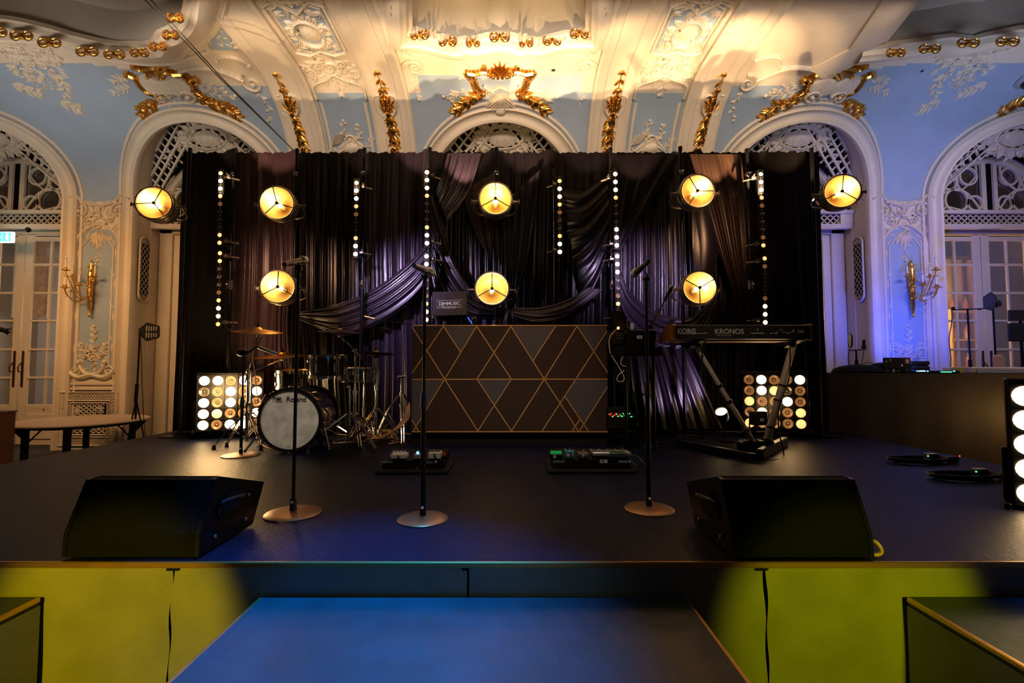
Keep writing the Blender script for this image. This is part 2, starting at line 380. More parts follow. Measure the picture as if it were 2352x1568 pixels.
ARX = [C0 - 8.03, C0 - 4.66, C0, C0 + 4.66, C0 + 8.07]; AR, AS = 1.11, 3.48
def in_poly(x, y, P):
    r = False; j = len(P) - 1
    for i in range(len(P)):
        if (P[i][1] > y) != (P[j][1] > y) and x < (P[j][0] - P[i][0]) * (y - P[i][1]) / (P[j][1] - P[i][1]) + P[i][0]: r = not r
        j = i
    return r
cof_c = XSL([(885, -90), (896, 0), (929, 62), (965, 66), (1000, 78), (1029, 85), (1054, 88), (1087, 86), (1115, 77), (1148, 73), (1181, 77), (1208, 86), (1240, 88), (1268, 84), (1296, 76), (1330, 66), (1362, 60), (1394, 0), (1410, -90)])
cof_l = XSL([(p[0], p[1] - 10) for p in spline([(-420, 20), (-260, 48), (-120, 44), (0, 46), (80, 62), (150, 82), (233, 101), (293, 107), (349, 103), (395, 88), (423, 60), (433, 22), (436, -40), (430, -150)], 5)])
cof_l += [(cof_l[0][0], cof_l[-1][1])]
cof_r = XSL([(2115, -75), (2070, -8), (1990, 104), (2028, 100), (2103, 90), (2188, 78), (2235, 84), (2275, 75), (2347, 60), (2480, 48), (2700, 60)])
cof_r += [(cof_r[-1][0], cof_r[0][1])]
def hole(x, s):
    for a in ARX:
        if abs(x - a) < AR + .02 and s < AS: return True
        if s >= AS and math.hypot(x - a, s - AS) < AR + .02: return True
    return any(in_poly(x, s, P) for P in (cof_c, cof_l, cof_r))
def rect(u, s, a, b, c, d): return a < u < b and c < s < d
SPAN = XS(400, 118)[1]; SPB = XS(400, 12)[1]
def is_blue(x, s):
    u = abs(x - C0)
    if u < 1.33: return 2.0 < s < 5.28 and not (s > 5.0 and u > 1.15)
    if 1.92 < u < 2.70: return 2.0 < s < 5.02 or (abs(u - 2.3) < .3 and SPAN < s < SPB)
    if u > 3.3:
        if 5.9 < u < 6.9 and s < 3.42:
            return abs(u - 6.385) < .33 and .62 < s < 2.98 - max(0, abs(u - 6.385) - .18) * .8
        if s < 3.42 + .0: return False
        if abs(u - 6.385) < .55 and s < 3.62: return s > 3.62 - .26 * math.cos((u - 6.385) / .55 * pi / 2) and abs(u - 6.385) < .4
        top = 5.1 if u < 4.3 else (5.25 + .25 * min(1, (u - 4.3) / 1.4))
        return s < top
    return False
X0, X1, ST = -11.0, 11.0, 0.055
nx = int((X1 - X0) / ST); SMAX = 8.6
ss = [-0.5 + i * ST for i in range(int((SMAX + .5) / ST) + 1)]
wall = MB(); ceil = MB()
def shell(mb, js):
    idx = {}
    def vid(i, j):
        k = (i, j)
        if k not in idx:
            x, s = X0 + i * ST, ss[j]
            for a in ARX:                   # pull the grid on to the arch line
                d = math.hypot(x - a, s - AS)
                if s >= AS and abs(d - AR) < ST * .55: x = a + (x - a) * AR / d; s = AS + (s - AS) * AR / d
                elif s < AS and abs(abs(x - a) - AR) < ST * .55: x = a + math.copysign(AR, x - a)
            idx[k] = len(mb.v); mb.v.append(SP(x, s))
        return idx[k]
    for j in js:
        for i in range(nx):
            x, s = X0 + (i + .5) * ST, ss[j] + ST / 2
            if hole(x, s): continue
            mb.f.append((vid(i, j), vid(i + 1, j), vid(i + 1, j + 1), vid(i, j + 1))); mb.m.append(1 if is_blue(x, s) else 0)
jsplit = next(j for j, s in enumerate(ss) if s > SC)
shell(wall, range(0, jsplit)); shell(ceil, range(jsplit, len(ss) - 1))
WALL = wall.build('wall_back', ['cream', 'powder_blue'], xf=None, kind='structure', ang=80)
CEIL = ceil.build('ceiling', ['cream', 'powder_blue'], kind='structure', ang=80)
tag(WALL, 'cream and pale blue ballroom back wall with curved cove', 'wall', kind='structure')
tag(CEIL, 'cream stucco ceiling with recessed coffers above the stage', 'ceiling', kind='structure')
# hidden remainder of the room so that the light behaves
fl = MB(); fl.box((0, 2, -.55), (24, 20, .1)); FLOOR = tag(fl.build('floor', 'carpet', smooth=False, kind='structure'), 'dark patterned carpet floor around the stage', 'floor', kind='structure')
yb = prof(ss[-1])[0]
for nm, x in (('wall_left', -11.05), ('wall_right', 11.05)):
    m_ = MB(); m_.box((x, 2, 2.2), (.1, 19, 5.5)); tag(m_.build(nm, 'cream', smooth=False, kind='structure'), 'plain cream side wall of the ballroom', 'wall', kind='structure')
# coffers: sloping sides and lid
def coffer(P, hgt, nm, inset=0.12):
    mb = MB(); n = len(P); cx = sum(p[0] for p in P) / n; cs = sum(p[1] for p in P) / n; z = ZC + CB
    vs = []
    for t, hh in ((0, -.02), (.15, .1), (.6, .6), (1, 1)):
        for x, s in P:
            d = math.hypot(x - cx, s - cs); k = 1 - inset * t / d
            Y = YC - (cs + (s - cs) * k - SC); vs.append((cx + (x - cx) * k, Y, z + hgt * hh))
    fs = [(r * n + i, r * n + (i + 1) % n, (r + 1) * n + (i + 1) % n, (r + 1) * n + i) for r in range(3) for i in range(n)]
    fs.append(tuple(range(3 * n, 4 * n)))
    mb.add(vs, fs); return mb.build(nm, 'coffer_paint', CEIL, ang=50)
coffer(cof_c, .55, 'centre_coffer'); coffer(cof_l, .35, 'coffer'); coffer(cof_r, .35, 'coffer')
# ---------------------------------------------------------------- mouldings
def on_wall(mb, nm, m='cream', par=None, **k): return mb.build(nm, m, par or WALL, xf=SP, **k)
BAND = [(-.11, 0), (-.11, .05), (-.085, .075), (-.06, .05), (-.04, .035), (.0, .03), (.03, .045), (.06, .085), (.095, .09), (.115, .06), (.115, 0)]
def arch_path(a, r, s0=-.5, top=AS, n=40):
    return [(a - r, s0), (a - r, 1.2), (a - r, 2.4), (a - r, top - .02)] + [(a - r * math.cos(pi * i / n), top + r * math.sin(pi * i / n)) for i in range(n + 1)] + [(a + r, top - .02), (a + r, 2.4), (a + r, 1.2), (a + r, s0)]
for a in ARX:
    m_ = MB(); m_.ribbon(arch_path(a, AR + .11), [(-o, h) for o, h in BAND]); on_wall(m_, 'arch_moulding')
    m_ = MB(); m_.bead(arch_path(a, AR + .27), .05, .03); on_wall(m_, 'arch_bead')
# ribs on the cove, running on across the ceiling
for sg in (-1, 1):
    for u in (1.62, 3.0):
        x = C0 + sg * u; m_ = MB(); path = [(x, s * .12 + 2.2) for s in range(0, 52)]
        m_.ribbon(path, [(-.29, 0), (-.29, .05), (-.25, .07), (-.22, .045), (-.14, .045), (-.12, .02), (.12, .02), (.14, .045), (.22, .045), (.25, .07), (.29, .05), (.29, 0)])
        on_wall(m_, 'cove_rib')
    # narrow fillets beside the trophy bay
    for u in (1.99, 2.63):
        m_ = MB(); m_.bead([(C0 + sg * u, 2.4 + .13 * i) for i in range(20)], .05, .03); on_wall(m_, 'fillet')
# cornice round the coffers
def grow(P, d):
    n = len(P); cx = sum(p[0] for p in P) / n; cs = sum(p[1] for p in P) / n
    return [(x + (x - cx) / math.hypot(x - cx, s - cs) * d, s + (s - cs) / math.hypot(x - cx, s - cs) * d) for x, s in P]
CORN = [(-.2, 0), (-.2, .03), (-.17, .05), (-.13, .05), (-.10, .09), (-.03, .13), (.05, .14), (.09, .11), (.12, .11), (.15, .06), (.19, .05), (.19, 0)]
out_c = XSL([(905, -90), (914, 60), (915, 101), (957, 102), (995, 110), (1034, 120), (1054, 122), (1074, 115), (1096, 120), (1130, 112), (1148, 109), (1166, 111), (1195, 122), (1212, 115), (1239, 119), (1262, 112), (1300, 103), (1368, 101), (1378, 60), (1388, -90)])
m_ = MB(); m_.ribbon([(x, s + .09) for x, s in out_c], CORN, closed=False); on_wall(m_, 'coffer_cornice', par=CEIL)
m_ = MB(); m_.bead([(x, s - .16) for x, s in out_c[2:-2]], .03, .02); on_wall(m_, 'coffer_fillet', par=CEIL)
for P in (cof_l, cof_r):
    q = P[:-1]; q = [(x, s) for x, s in q]
    m_ = MB(); sgn = 1 if P is cof_l else 1
    off = [(q[i][0], q[i][1] - .17) if P is cof_r or q[i][0] < XS(380, 100)[0] else (q[i][0] + .17, q[i][1]) for i in range(len(q))]
    if P is cof_r: off = off[2:]
    m_.ribbon(off, CORN); on_wall(m_, 'coffer_cornice', par=CEIL)
    if P is cof_l:
        off2 = [(x + (.24 if x >= XS(380, 100)[0] else 0), s - (.24 if x < XS(430, 100)[0] else 0)) for x, s in off]
        m_ = MB(); m_.bead(off2, .07, .05); on_wall(m_, 'coffer_fillet', par=CEIL)
m_ = MB(); p = XSL([(1880, 168), (1985, 112), (2075, -10), (2125, -90)]); m_.ribbon(p, [(-.2, 0), (-.2, .03), (0, .07), (.2, .03), (.2, 0)]); on_wall(m_, 'ceiling_beam', par=CEIL)
# ---------------------------------------------------------------- rocaille helpers
rnd = random.Random(3)
def acanthus(mb, a, b, ang, L, n=5, w=.35, h=.03):
    for i in range(n):
        t = (i - (n - 1) / 2) / max(n - 1, 1); mb.leaf(a, b, L * (1 - .5 * abs(t)), L * w * .6, ang + t * 1.7, h)
def sprig(mb, pts, leafn=7, L=.09, h=.02, w=.018):
    P = spline(pts, 5); mb.bead(P, w, h * .7, lambda t: 1 - .6 * t)
    for i in range(leafn):
        k = int((i + .6) / leafn * (len(P) - 2)); dx, dy = P[k + 1][0] - P[k][0], P[k + 1][1] - P[k][1]; a = math.atan2(dy, dx)
        mb.leaf(P[k][0], P[k][1], L, L * .45, a + (.8 if i % 2 else -.8), h)
    mb.dome(P[-1][0], P[-1][1], L * .3, L * .3, 0, h * 1.3, 8)
def c_scroll(mb, a, b, r, a0, a1, w=.04, h=.035):
    n = 16; pts = [(a + r * math.cos(a0 + (a1 - a0) * i / n), b + r * math.sin(a0 + (a1 - a0) * i / n)) for i in range(n + 1)]
    mb.bead(pts, w, h, lambda t: .5 + math.sin(pi * t) * .6)
    for e, f in ((0, 1), (n, n - 1)):
        x, y = pts[e]; mb.dome(x, y, w * .8, w * .8, 0, h * 1.2, 8)
def rocaille(mb, a, b, k, sg=1, dens=1):
    for (dx, dy, r, a0, tn, s2) in ((0, 0, .16, 0, 1.4, 1), (.22, .1, .1, 2, 1.3, -1), (-.22, .06, .11, 1, 1.3, 1), (.06, -.2, .09, 4, 1.2, -1), (-.1, .24, .08, 3, 1.2, 1)):
        mb.spiral(a + dx * k * sg, b + dy * k, r * k, a0, tn, .045 * k, .03 * k + .01, s2 * sg)
    for i in range(int(12 * dens)):
        t = i / (12 * dens) * 2 * pi; rr = k * (.24 + .1 * rnd.random())
        mb.leaf(a + rr * math.cos(t), b + rr * math.sin(t), k * .16, k * .07, t + rnd.uniform(-.8, .8), .02 * k + .01)
def cartouche(mb, a, b, rx, ry, k=1.0):
    mb.dome(a, b, rx * .72, ry * .72, 0, .05, 20)
    n = 28; mb.bead([(a + rx * math.cos(2 * pi * i / n), b + ry * math.sin(2 * pi * i / n)) for i in range(n)], .05 * k, .05, closed=True)
    for i in range(16):
        t = 2 * pi * i / 16; mb.leaf(a + rx * .95 * math.cos(t), b + ry * .95 * math.sin(t), .15 * k, .1 * k, t + .4 * math.sin(3 * t), .035)
    for sg in (-1, 1):
        mb.spiral(a + sg * rx * 1.1, b + ry * .3, .1 * k, 0, 1.3, .04 * k, .04, sg); mb.spiral(a + sg * rx * .8, b - ry * .9, .09 * k, 2, 1.3, .04 * k, .04, -sg)
# stucco panels on the ceiling strips between the ribs (at +-2.3)
for sg in (-1, 1):
    xc = C0 + sg * 2.31; A, B = SPAN, SPB
    m_ = MB()
    fr = [(xc - .33, A), (xc - .33, B), (xc - .2, B + .07), (xc, B - .12), (xc + .2, B + .07), (xc + .33, B), (xc + .33, A), (xc + .16, A - .06), (xc, A + .03), (xc - .16, A - .06)]
    m_.bead(fr, .045, .035, closed=True)
    m_.bead([(x + (.05 if x < xc else -.05 if x > xc else 0), s + (.06 if s < (A + B) / 2 else -.05)) for x, s in fr], .02, .02, closed=True)
    on_wall(m_, 'stucco_frame', 'cream_relief')
    m_ = MB(); cartouche(m_, xc, (A + B) / 2 - .05, .17, .22, .8)
    for x2, s2, a2 in ((-.27, A + .08, .8), (.27, A + .08, 2.3), (-.27, B - .1, -.8), (.27, B - .1, -2.3)): acanthus(m_, xc + x2, s2, a2, .13, 4)
    on_wall(m_, 'stucco_cartouche', 'cream_relief')
    m_ = MB(); s1 = A - .32                      # shell and scrolls under the panel
    rocaille(m_, xc, s1, .75, 1, 1.6); rocaille(m_, xc - .3, s1 - .1, .5, 1); rocaille(m_, xc + .3, s1 - .1, .5, -1)
    m_.bead(spline([(xc - .36, s1 - .5), (xc - .34, s1 - .3), (xc - .12, s1 - .2), (xc, s1 - .12), (xc + .12, s1 - .2), (xc + .34, s1 - .3), (xc + .36, s1 - .5)], 5), .04, .035)
    sprig(m_, [(xc, s1 - .15), (xc + .02, s1 - .3), (xc - .01, s1 - .45)], 6, .1)
    on_wall(m_, 'stucco_scrollwork', 'cream_relief')
    m_ = MB(); s2 = B + .3; rocaille(m_, xc, s2, 1.1, 1, 2); rocaille(m_, xc - .25, s2 + .1, .7, 1); rocaille(m_, xc + .25, s2 + .1, .7, -1)
    m_.bead(spline([(xc - .4, s2 + .1), (xc - .3, s2 - .12), (xc, s2 - .22), (xc + .3, s2 - .12), (xc + .4, s2 + .1)], 5), .05, .05)
    on_wall(m_, 'stucco_scrollwork', 'cream_relief')
    # scrolls in the corners of the centre bay and next to the outer ribs
    m_ = MB(); s3 = XS(915, 150)[1]; x3 = C0 + sg * 1.16
    m_.spiral(x3, s3 - .02, .15, 0 if sg > 0 else pi, 1.5, .05, .04, sg); m_.spiral(x3 + sg * .02, s3 + .28, .09, 1, 1.3, .035, .03, -sg); sprig(m_, [(x3, s3 - .15), (x3 + sg * .06, s3 - .35), (x3 + sg * .03, s3 - .55)], 6, .08)
    on_wall(m_, 'stucco_scroll', 'cream_relief')
    m_ = MB(); x4 = C0 + sg * 3.5; m_.spiral(x4, 5.15, .15, 2, 1.4, .05, .04, -sg); c_scroll(m_, x4 + sg * .1, 5.45, .2, 0, 2.6); sprig(m_, [(x4, 5.0), (x4 - sg * .08, 4.8), (x4, 4.6)], 6, .08)
    m_.bead(spline([(x4 + sg * .1, 5.2), (x4 + sg * .45, 5.42), (x4 + sg * .9, 5.35), (x4 + sg * 1.2, 5.12)], 6), .06, .05)
    on_wall(m_, 'stucco_scroll', 'cream_relief')
    # musical trophy in the blue bay
    m_ = MB(); xt = C0 + sg * 2.31; st = XS(805, 345)[1]
    m_.leaf(xt - .26, st - .05, .5, .14, .55, .05); m_.leaf(xt + .24, st - .02, .42, .1, 2.5, .04); m_.dome(xt, st + .02, .15, .11, .3, .07, 14)
    m_.bead([(xt + .1 * math.cos(t / 8 * pi), st + .04 + .17 * math.sin(t / 8 * pi)) for t in range(9)], .03, .04)
    for i in range(5): m_.bead([(xt - .3 + i * .03, st + .06 + i * .01), (xt - .22 + i * .04, st + .22 + .01 * i)], .018, .03)
    for p in ([(xt, st + .1), (xt - .1, st + .26), (xt - .06, st + .42)], [(xt + .05, st + .1), (xt + .15, st + .22), (xt + .13, st + .36)], [(xt + .1, st), (xt + .25, st + .06), (xt + .33, st + .18)], [(xt - .15, st), (xt - .3, st - .02), (xt - .36, st - .1)]): sprig(m_, p, 7, .08)
    on_wall(m_, 'stucco_trophy', 'cream_relief')
# ---------------------------------------------------------------- gilding
def garland(pts, nm='gilded_garland', w=.07, m='gold', leafy=True, n=16):
    P = spline(pts, 6); mb = MB(); K = len(P) - 1
    for i in range(n):
        t = i / (n - 1); k = min(int(t * K), K - 1); x, s = P[k]; a = math.atan2(P[k + 1][1] - P[k][1], P[k + 1][0] - P[k][0])
        ww = w * (.55 + .6 * math.sin(pi * (.15 + .75 * t)))
        if i % 3 == 1: mb.dome(x, s, ww * .5, ww * .5, 0, .06, 8)
        else: mb.leaf(x, s, ww * 1.3, ww * .6, a + .6, .05); mb.leaf(x, s, ww * 1.3, ww * .6, a - .6, .05)
        mb.leaf(x, s, ww * 1.2, ww * .5, a + rnd.uniform(-1.4, 1.4), .045)
    mb.bead(P, w * .25, .035)
    return on_wall(mb, nm, m)
for sg, xs in ((-1, ((865, 158), (878, 205), (893, 262), (904, 300), (908, 347))), (-1, ((630, 163), (648, 205), (672, 262), (688, 300), (702, 347)))):
    P = XSL(xs); 
    for Q in (P, MR(P)):
        g = garland(Q[:2] + [((Q[1][0] * .6 + Q[2][0] * .4), Q[1][1] * .6 + Q[2][1] * .4)], w=.1, n=8)
        g = garland(Q[2:], w=.12, n=14)
        x, s = (Q[1][0] + Q[2][0]) / 2, (Q[1][1] + Q[2][1]) / 2
        m_ = MB()
        for i in range(5): m_.leaf(x, s - .16, .34 - .05 * abs(i - 2), .09, pi / 2 + (i - 2) * .3, .07)
        for i in range(5): m_.leaf(x, s + .02, .24 - .03 * abs(i - 2), .07, -pi / 2 + (i - 2) * .45, .06)
        on_wall(m_, 'gilded_acanthus', 'gold')
        m_ = MB()
        for e in (-1, 1): m_.bead(spline([(x + e * .06, s + .12), (x + e * .15, s + .08), (x + e * .14, s - .1), (x + e * .07, s - .2)], 5), .035, .06)
        on_wall(m_, 'stucco_shield', 'cream_relief')
# centre arch: gilded cartouche frame, crest and shell
def gl(l, sc, ox, oy): return [(ox + x / sc, oy + y / sc) for x, y in l]
def lobe(pts, w=.085, h=.09, nm='gilded_scroll'):
    P = spline(XSL(pts), 6) if pts and pts[0][0] > 30 else pts
    m_ = MB(); m_.bead(P, w, h, lambda t: .55 + .55 * math.sin(pi * min(1, t + .12)))
    for k in range(1, len(P) - 2, 2):
        a = math.atan2(P[k + 1][1] - P[k][1], P[k + 1][0] - P[k][0]); m_.leaf(P[k][0], P[k][1], w * .8, w * .35, a + 1.35, h * .9); m_.leaf(P[k][0], P[k][1], w * .8, w * .35, a - 1.35, h * .9)
    for e in (0, -1): m_.dome(P[e][0], P[e][1], w * .55, w * .55, 0, h * 1.2, 10)
    return m_
cen = [[(1133, 172), (1112, 162), (1090, 167), (1073, 165), (1078, 175), (1088, 185), (1092, 200), (1102, 212), (1110, 213)]]
ox = XS(1149, 180)[0]
for l in cen:
    P = spline(XSL(l), 6)
    for Q in (P, [(2 * ox - x, s) for x, s in P]): on_wall(lobe(Q, .08 if len(l) > 4 else .04, .06), 'gilded_scroll', 'gold')
m_ = MB(); _s = XS(1149, 168)[1]
for i in range(7): m_.leaf(ox, _s - .02, .26 - .035 * abs(i - 3), .05, pi / 2 + (i - 3) * .36, .07)
for e in (-1, 1): m_.spiral(ox + e * .13, _s + .04, .06, 0, 1.3, .03, .07, e); m_.spiral(ox + e * .22, _s + .12, .035, 0, 1.2, .02, .05, -e); m_.leaf(ox, _s, .1, .05, -pi / 2 + e * .6, .08)
on_wall(m_, 'gilded_crest', 'gold')
P = XSL([(1112, 214), (1090, 222), (1066, 240), (1045, 256)])
garland(P, w=.12, n=12); garland([(2 * ox - x, s) for x, s in P], w=.12, n=12)
m_ = MB(); x, s = XS(1149, 228); n = 9
for i in range(n): m_.leaf(x, s + .1, .34, .09, -pi / 2 + (i - 4) * .2, .1)
m_.dome(x, s - .16, .1, .07, 0, .09, 12); m_.spiral(x - .16, s + .1, .07, 0, 1.2, .03, .07); m_.spiral(x + .16, s + .1, .07, 0, 1.2, .03, .07, -1); on_wall(m_, 'stucco_shell', 'cream_relief')
for l in ([(1110, 195), (1130, 205), (1149, 198), (1168, 205), (1190, 195)],): m_ = MB(); m_.bead(spline(XSL(l), 6), .05, .05); on_wall(m_, 'stucco_scroll', 'cream_relief')
m_ = MB()
for sg in (-1, 1):
    for l in ([(1149 - sg * 60, 215), (1149 - sg * 95, 212), (1149 - sg * 130, 222)], [(1149 - sg * 95, 212), (1149 - sg * 108, 222), (1149 - sg * 112, 232)], [(1149 - sg * 70, 160), (1149 - sg * 90, 150), (1149 - sg * 92, 180)]): sprig(m_, XSL(l), 6, .09)
on_wall(m_, 'stucco_sprigs', 'cream_relief')
# arches two and four: gilded cartouche
side = [[(291, 168), (310, 176), (322, 192), (336, 207), (352, 212), (373, 219)], [(306, 148), (322, 156), (340, 153), (358, 152), (367, 173), (376, 160), (399, 167), (420, 168), (437, 184), (446, 206), (468, 219)], [(340, 172), (356, 155), (362, 148)], [(372, 175), (376, 156), (366, 146), (380, 150)], [(437, 182), (450, 178), (452, 188)]]
for l in side:
    P = spline(XSL(l), 6)
    for Q in (P, MR(P)): on_wall(lobe(Q, .085 if len(l) > 5 else .055, .07), 'gilded_scroll', 'gold')
for l, n in (([(370, 222), (352, 238), (336, 250), (328, 262)], 10), ([(459, 224), (490, 238), (520, 248), (548, 266)], 12)):
    P = XSL(l); garland(P, w=.12, n=n); garland(MR(P), w=.12, n=n)
for mirror in (0, 1):
    m_ = MB(); P = XSL([(322, 180), (345, 174), (370, 182), (400, 176), (432, 190), (440, 205), (420, 216), (390, 212), (360, 214), (342, 206)])
    if mirror: P = MR(P)
    cx_ = sum(p[0] for p in P) / len(P); cs_ = sum(p[1] for p in P) / len(P)
    Q = spline(P, 4, True); m_.add([(cx_, cs_, .08)] + [(x, s, .05) for x, s in Q] + [(cx_ + (x - cx_) * 1.1, cs_ + (s - cs_) * 1.15, .0) for x, s in Q], [(0, 1 + i, 1 + (i + 1) % len(Q)) for i in range(len(Q))] + [(1 + i, 1 + len(Q) + i, 1 + len(Q) + (i + 1) % len(Q), 1 + (i + 1) % len(Q)) for i in range(len(Q))])
    x, s = XS(415, 238)
    if mirror: x = 2 * C0 - x
    rocaille(m_, x, s, .55, 1, 1.4); m_.spiral(x - .2, s + .1, .12, 0, 1.2, .06, .08); m_.spiral(x + .2, s + .1, .12, 3, 1.2, .06, .08, -1)
    for l in ([(300, 200), (280, 205), (262, 215)], [(455, 195), (490, 200), (520, 212)], [(460, 205), (500, 218), (540, 220)], [(295, 185), (275, 180), (262, 190)]):
        Q = XSL(l); sprig(m_, MR(Q) if mirror else Q, 7, .1)
    on_wall(m_, 'stucco_cartouche', 'cream_relief')
garland(XSL([(2290, 264), (2312, 250), (2335, 238), (2370, 228)]), w=.12, n=10)
# stucco flower clusters high on the outer bays
for mirror in (0, 1):
    m_ = MB()
    for (px, py, k) in ((30, 120, .9), (75, 125, .8), (100, 150, .7), (60, 165, .6), (90, 185, .45)):
        x, s = XS(px, py); rocaille(m_, 2 * C0 - x if mirror else x, s, k * .8, 1, 1.5)
    for l in ([(120, 170), (145, 190), (150, 220)], [(140, 230), (165, 245), (185, 250)], [(30, 190), (60, 205), (95, 215)], [(85, 130), (120, 120), (125, 145)]):
        P = XSL(l); sprig(m_, MR(P) if mirror else P, 8, .13, .03)
    on_wall(m_, 'stucco_flowers', 'cream_relief')
m_ = MB(); P = XSL([(482, 32), (500, 40), (545, 115), (485, 112)]); m_.add([(x, s, .012) for x, s in P], [(0, 1, 2, 3)]); on_wall(m_, 'blue_spandrel', 'powder_blue', CEIL)
m_ = MB()
for l in ([(500, 100), (515, 75), (512, 60)], [(500, 100), (525, 98), (540, 108)], [(500, 85), (490, 70)]): sprig(m_, XSL(l), 6, .09)
on_wall(m_, 'stucco_sprigs', 'cream_relief', CEIL)
# gilded plaques on the coffer cornices
def plaque(x, s, w, ang, par=CEIL):
    side = abs(x - C0) > 2.5; m_ = MB(); X, Y, Z = SP(x, s, .165 if side else .075); Y -= .16 if side else 0; w *= .78 if side else .9
    if ang: w *= 1.5
    for sg in (-1, 1):
        cx_ = sg * w * .27; n = 14
        m_.bead([(cx_ + w * .2 * math.cos(2 * pi * i / n), .052 * math.sin(2 * pi * i / n)) for i in range(n)], .02, .025, closed=True)
        m_.spiral(cx_ * 1.1, -.01, .026, 0, 1.2, .011, .02, sg)
        for k in (-.7, 0, .7): m_.leaf(0, 0, w * .24, .03, (0 if sg > 0 else pi) + k, .03)
    m_.dome(0, 0, w * .09, .05, 0, .035, 10)
    if side: m_.v = [(u, v * .95 - .03, h) for u, v, h in m_.v]
    ca, sa = (math.cos(ang), math.sin(ang))
    return m_.build('gilded_plaque', 'gold', par, xf=lambda u, v, h=0: (X + u * ca, Y - .03 - h + u * sa * (-1 if x > C0 else 1) * -1, Z + v))
for px, py, w in ((3, 66, .3), (33, 64, .32), (89, 72, .34), (150, 88, .36), (233, 108, .36), (293, 114, .34), (349, 110, .3), (391, 96, .28), (420, 70, .25), (431, 32, .25),
                  (2028, 110, .3), (2103, 101, .34), (2188, 88, .34), (2275, 85, .36), (2347, 71, .34)):
    x, s = XS(px, py); plaque(x, s, w, 0)
for px, py, w in ((965, 70, .26), (1029, 86, .26), (1087, 88, .2), (1148, 76, .28), (1208, 88, .2), (1268, 84, .26), (1330, 68, .26), (900, 5, .14), (912, 32, .14), (920, 50, .14), (1390, 5, .14), (1379, 32, .14), (1370, 52, .14)):
    x, s = XS(px, py); plaque(x, s, w, 0 if w > .15 else 1.3)
m_ = MB(); P = XSL([(929, 66), (965, 71), (1000, 82), (1029, 89), (1054, 92), (1087, 91), (1115, 82), (1148, 77), (1181, 82), (1208, 91), (1240, 92), (1268, 88), (1296, 81), (1330, 71), (1360, 65)]); P = spline(P, 4)
for i in range(0, len(P) - 1):
    for k in range(2): m_.leaf(P[i][0] + rnd.uniform(-.03, .03), P[i][1] + rnd.uniform(-.04, .03), .09, .04, rnd.uniform(0, 6.28), .12)
m_.bead(P, .1, .09); on_wall(m_, 'leaf_border', 'cream_relief', CEIL)
# ---------------------------------------------------------------- pilaster panels
for sg in (-1, 1):
    xc = C0 + sg * 6.385
    m_ = MB(); T = 2.98
    fr = [(xc - .34, .66), (xc - .34, T - .25), (xc - .3, T - .12), (xc - .16, T), (xc, T + .06), (xc + .16, T), (xc + .3, T - .12), (xc + .34, T - .25), (xc + .34, .66)]
    m_.bead(spline(fr[1:-1], 4), .05, .035); m_.bead([(xc - .34, .62), (xc - .34, T - .25)], .05, .035); m_.bead([(xc + .34, .62), (xc + .34, T - .25)], .05, .035)
    m_.bead([(xc - .25, .8), (xc - .25, T - .3), (xc - .1, T - .12)], .025, .02); m_.bead([(xc + .25, .8), (xc + .25, T - .3), (xc + .1, T - .12)], .025, .02)
    m_.bead(spline([(xc - .36, .72), (xc - .2, .62), (xc, .66), (xc + .2, .62), (xc + .36, .72)], 5), .08, .06)
    for z in (-.5, .42, .5): m_.ribbon([(xc - .5, z + .02), (xc + .5, z + .02)], [(-.02, 0), (-.015, .03), (.015, .03), (.02, 0)])
    for e in (-1, 1): m_.bead([(xc + e * .47, .55), (xc + e * .47, 3.0)], .03, .025)
    on_wall(m_, 'panel_frame')
    m_ = MB()                                    # relief: crest at the head, basket at the foot
    rocaille(m_, xc, T + .06, .75, 1, 1.6); acanthus(m_, xc, T - .05, -pi / 2, .3, 7); sprig(m_, [(xc, T - .1), (xc + .02, T - .3), (xc, T - .52)], 7, .09)
    for e in (-1, 1):
        m_.spiral(xc + e * .3, T + .28, .12, 1, 1.4, .05, .05, e); acanthus(m_, xc + e * .38, T + .05, -pi / 2, .2, 4); c_scroll(m_, xc + e * .2, T + .2, .22, pi / 2 - e * .3, pi / 2 + e * 1.6, .05, .045)
        m_.bead(spline([(xc + e * .5, 3.44), (xc + e * .36, 3.5), (xc + e * .28, 3.42), (xc + e * .16, 3.36), (xc, 3.33)], 6), .05, .05)
        for z in (1.0, 1.5, 2.0, 2.5): m_.leaf(xc + e * .295, z, .16, .05, pi / 2, .02); m_.leaf(xc + e * .28, z + .2, .12, .04, pi / 2 + e * .5, .02)
    on_wall(m_, 'stucco_crest', 'cream_relief')
    m_ = MB(); rocaille(m_, xc, .92, .55, 1, 1.2); c_scroll(m_, xc, .86, .2, pi, 2 * pi, .06, .05)
    for p in ([(xc, 1.0), (xc, 1.2), (xc, 1.42)], [(xc, .9), (xc - .14, 1.0), (xc - .2, 1.14)], [(xc, .9), (xc + .14, 1.0), (xc + .2, 1.14)]): sprig(m_, p, 8, .09, .025)
    for e in (-1, 1): m_.spiral(xc + e * .26, .72, .08, 0, 1.3, .04, .04, e)
    on_wall(m_, 'stucco_basket', 'cream_relief')
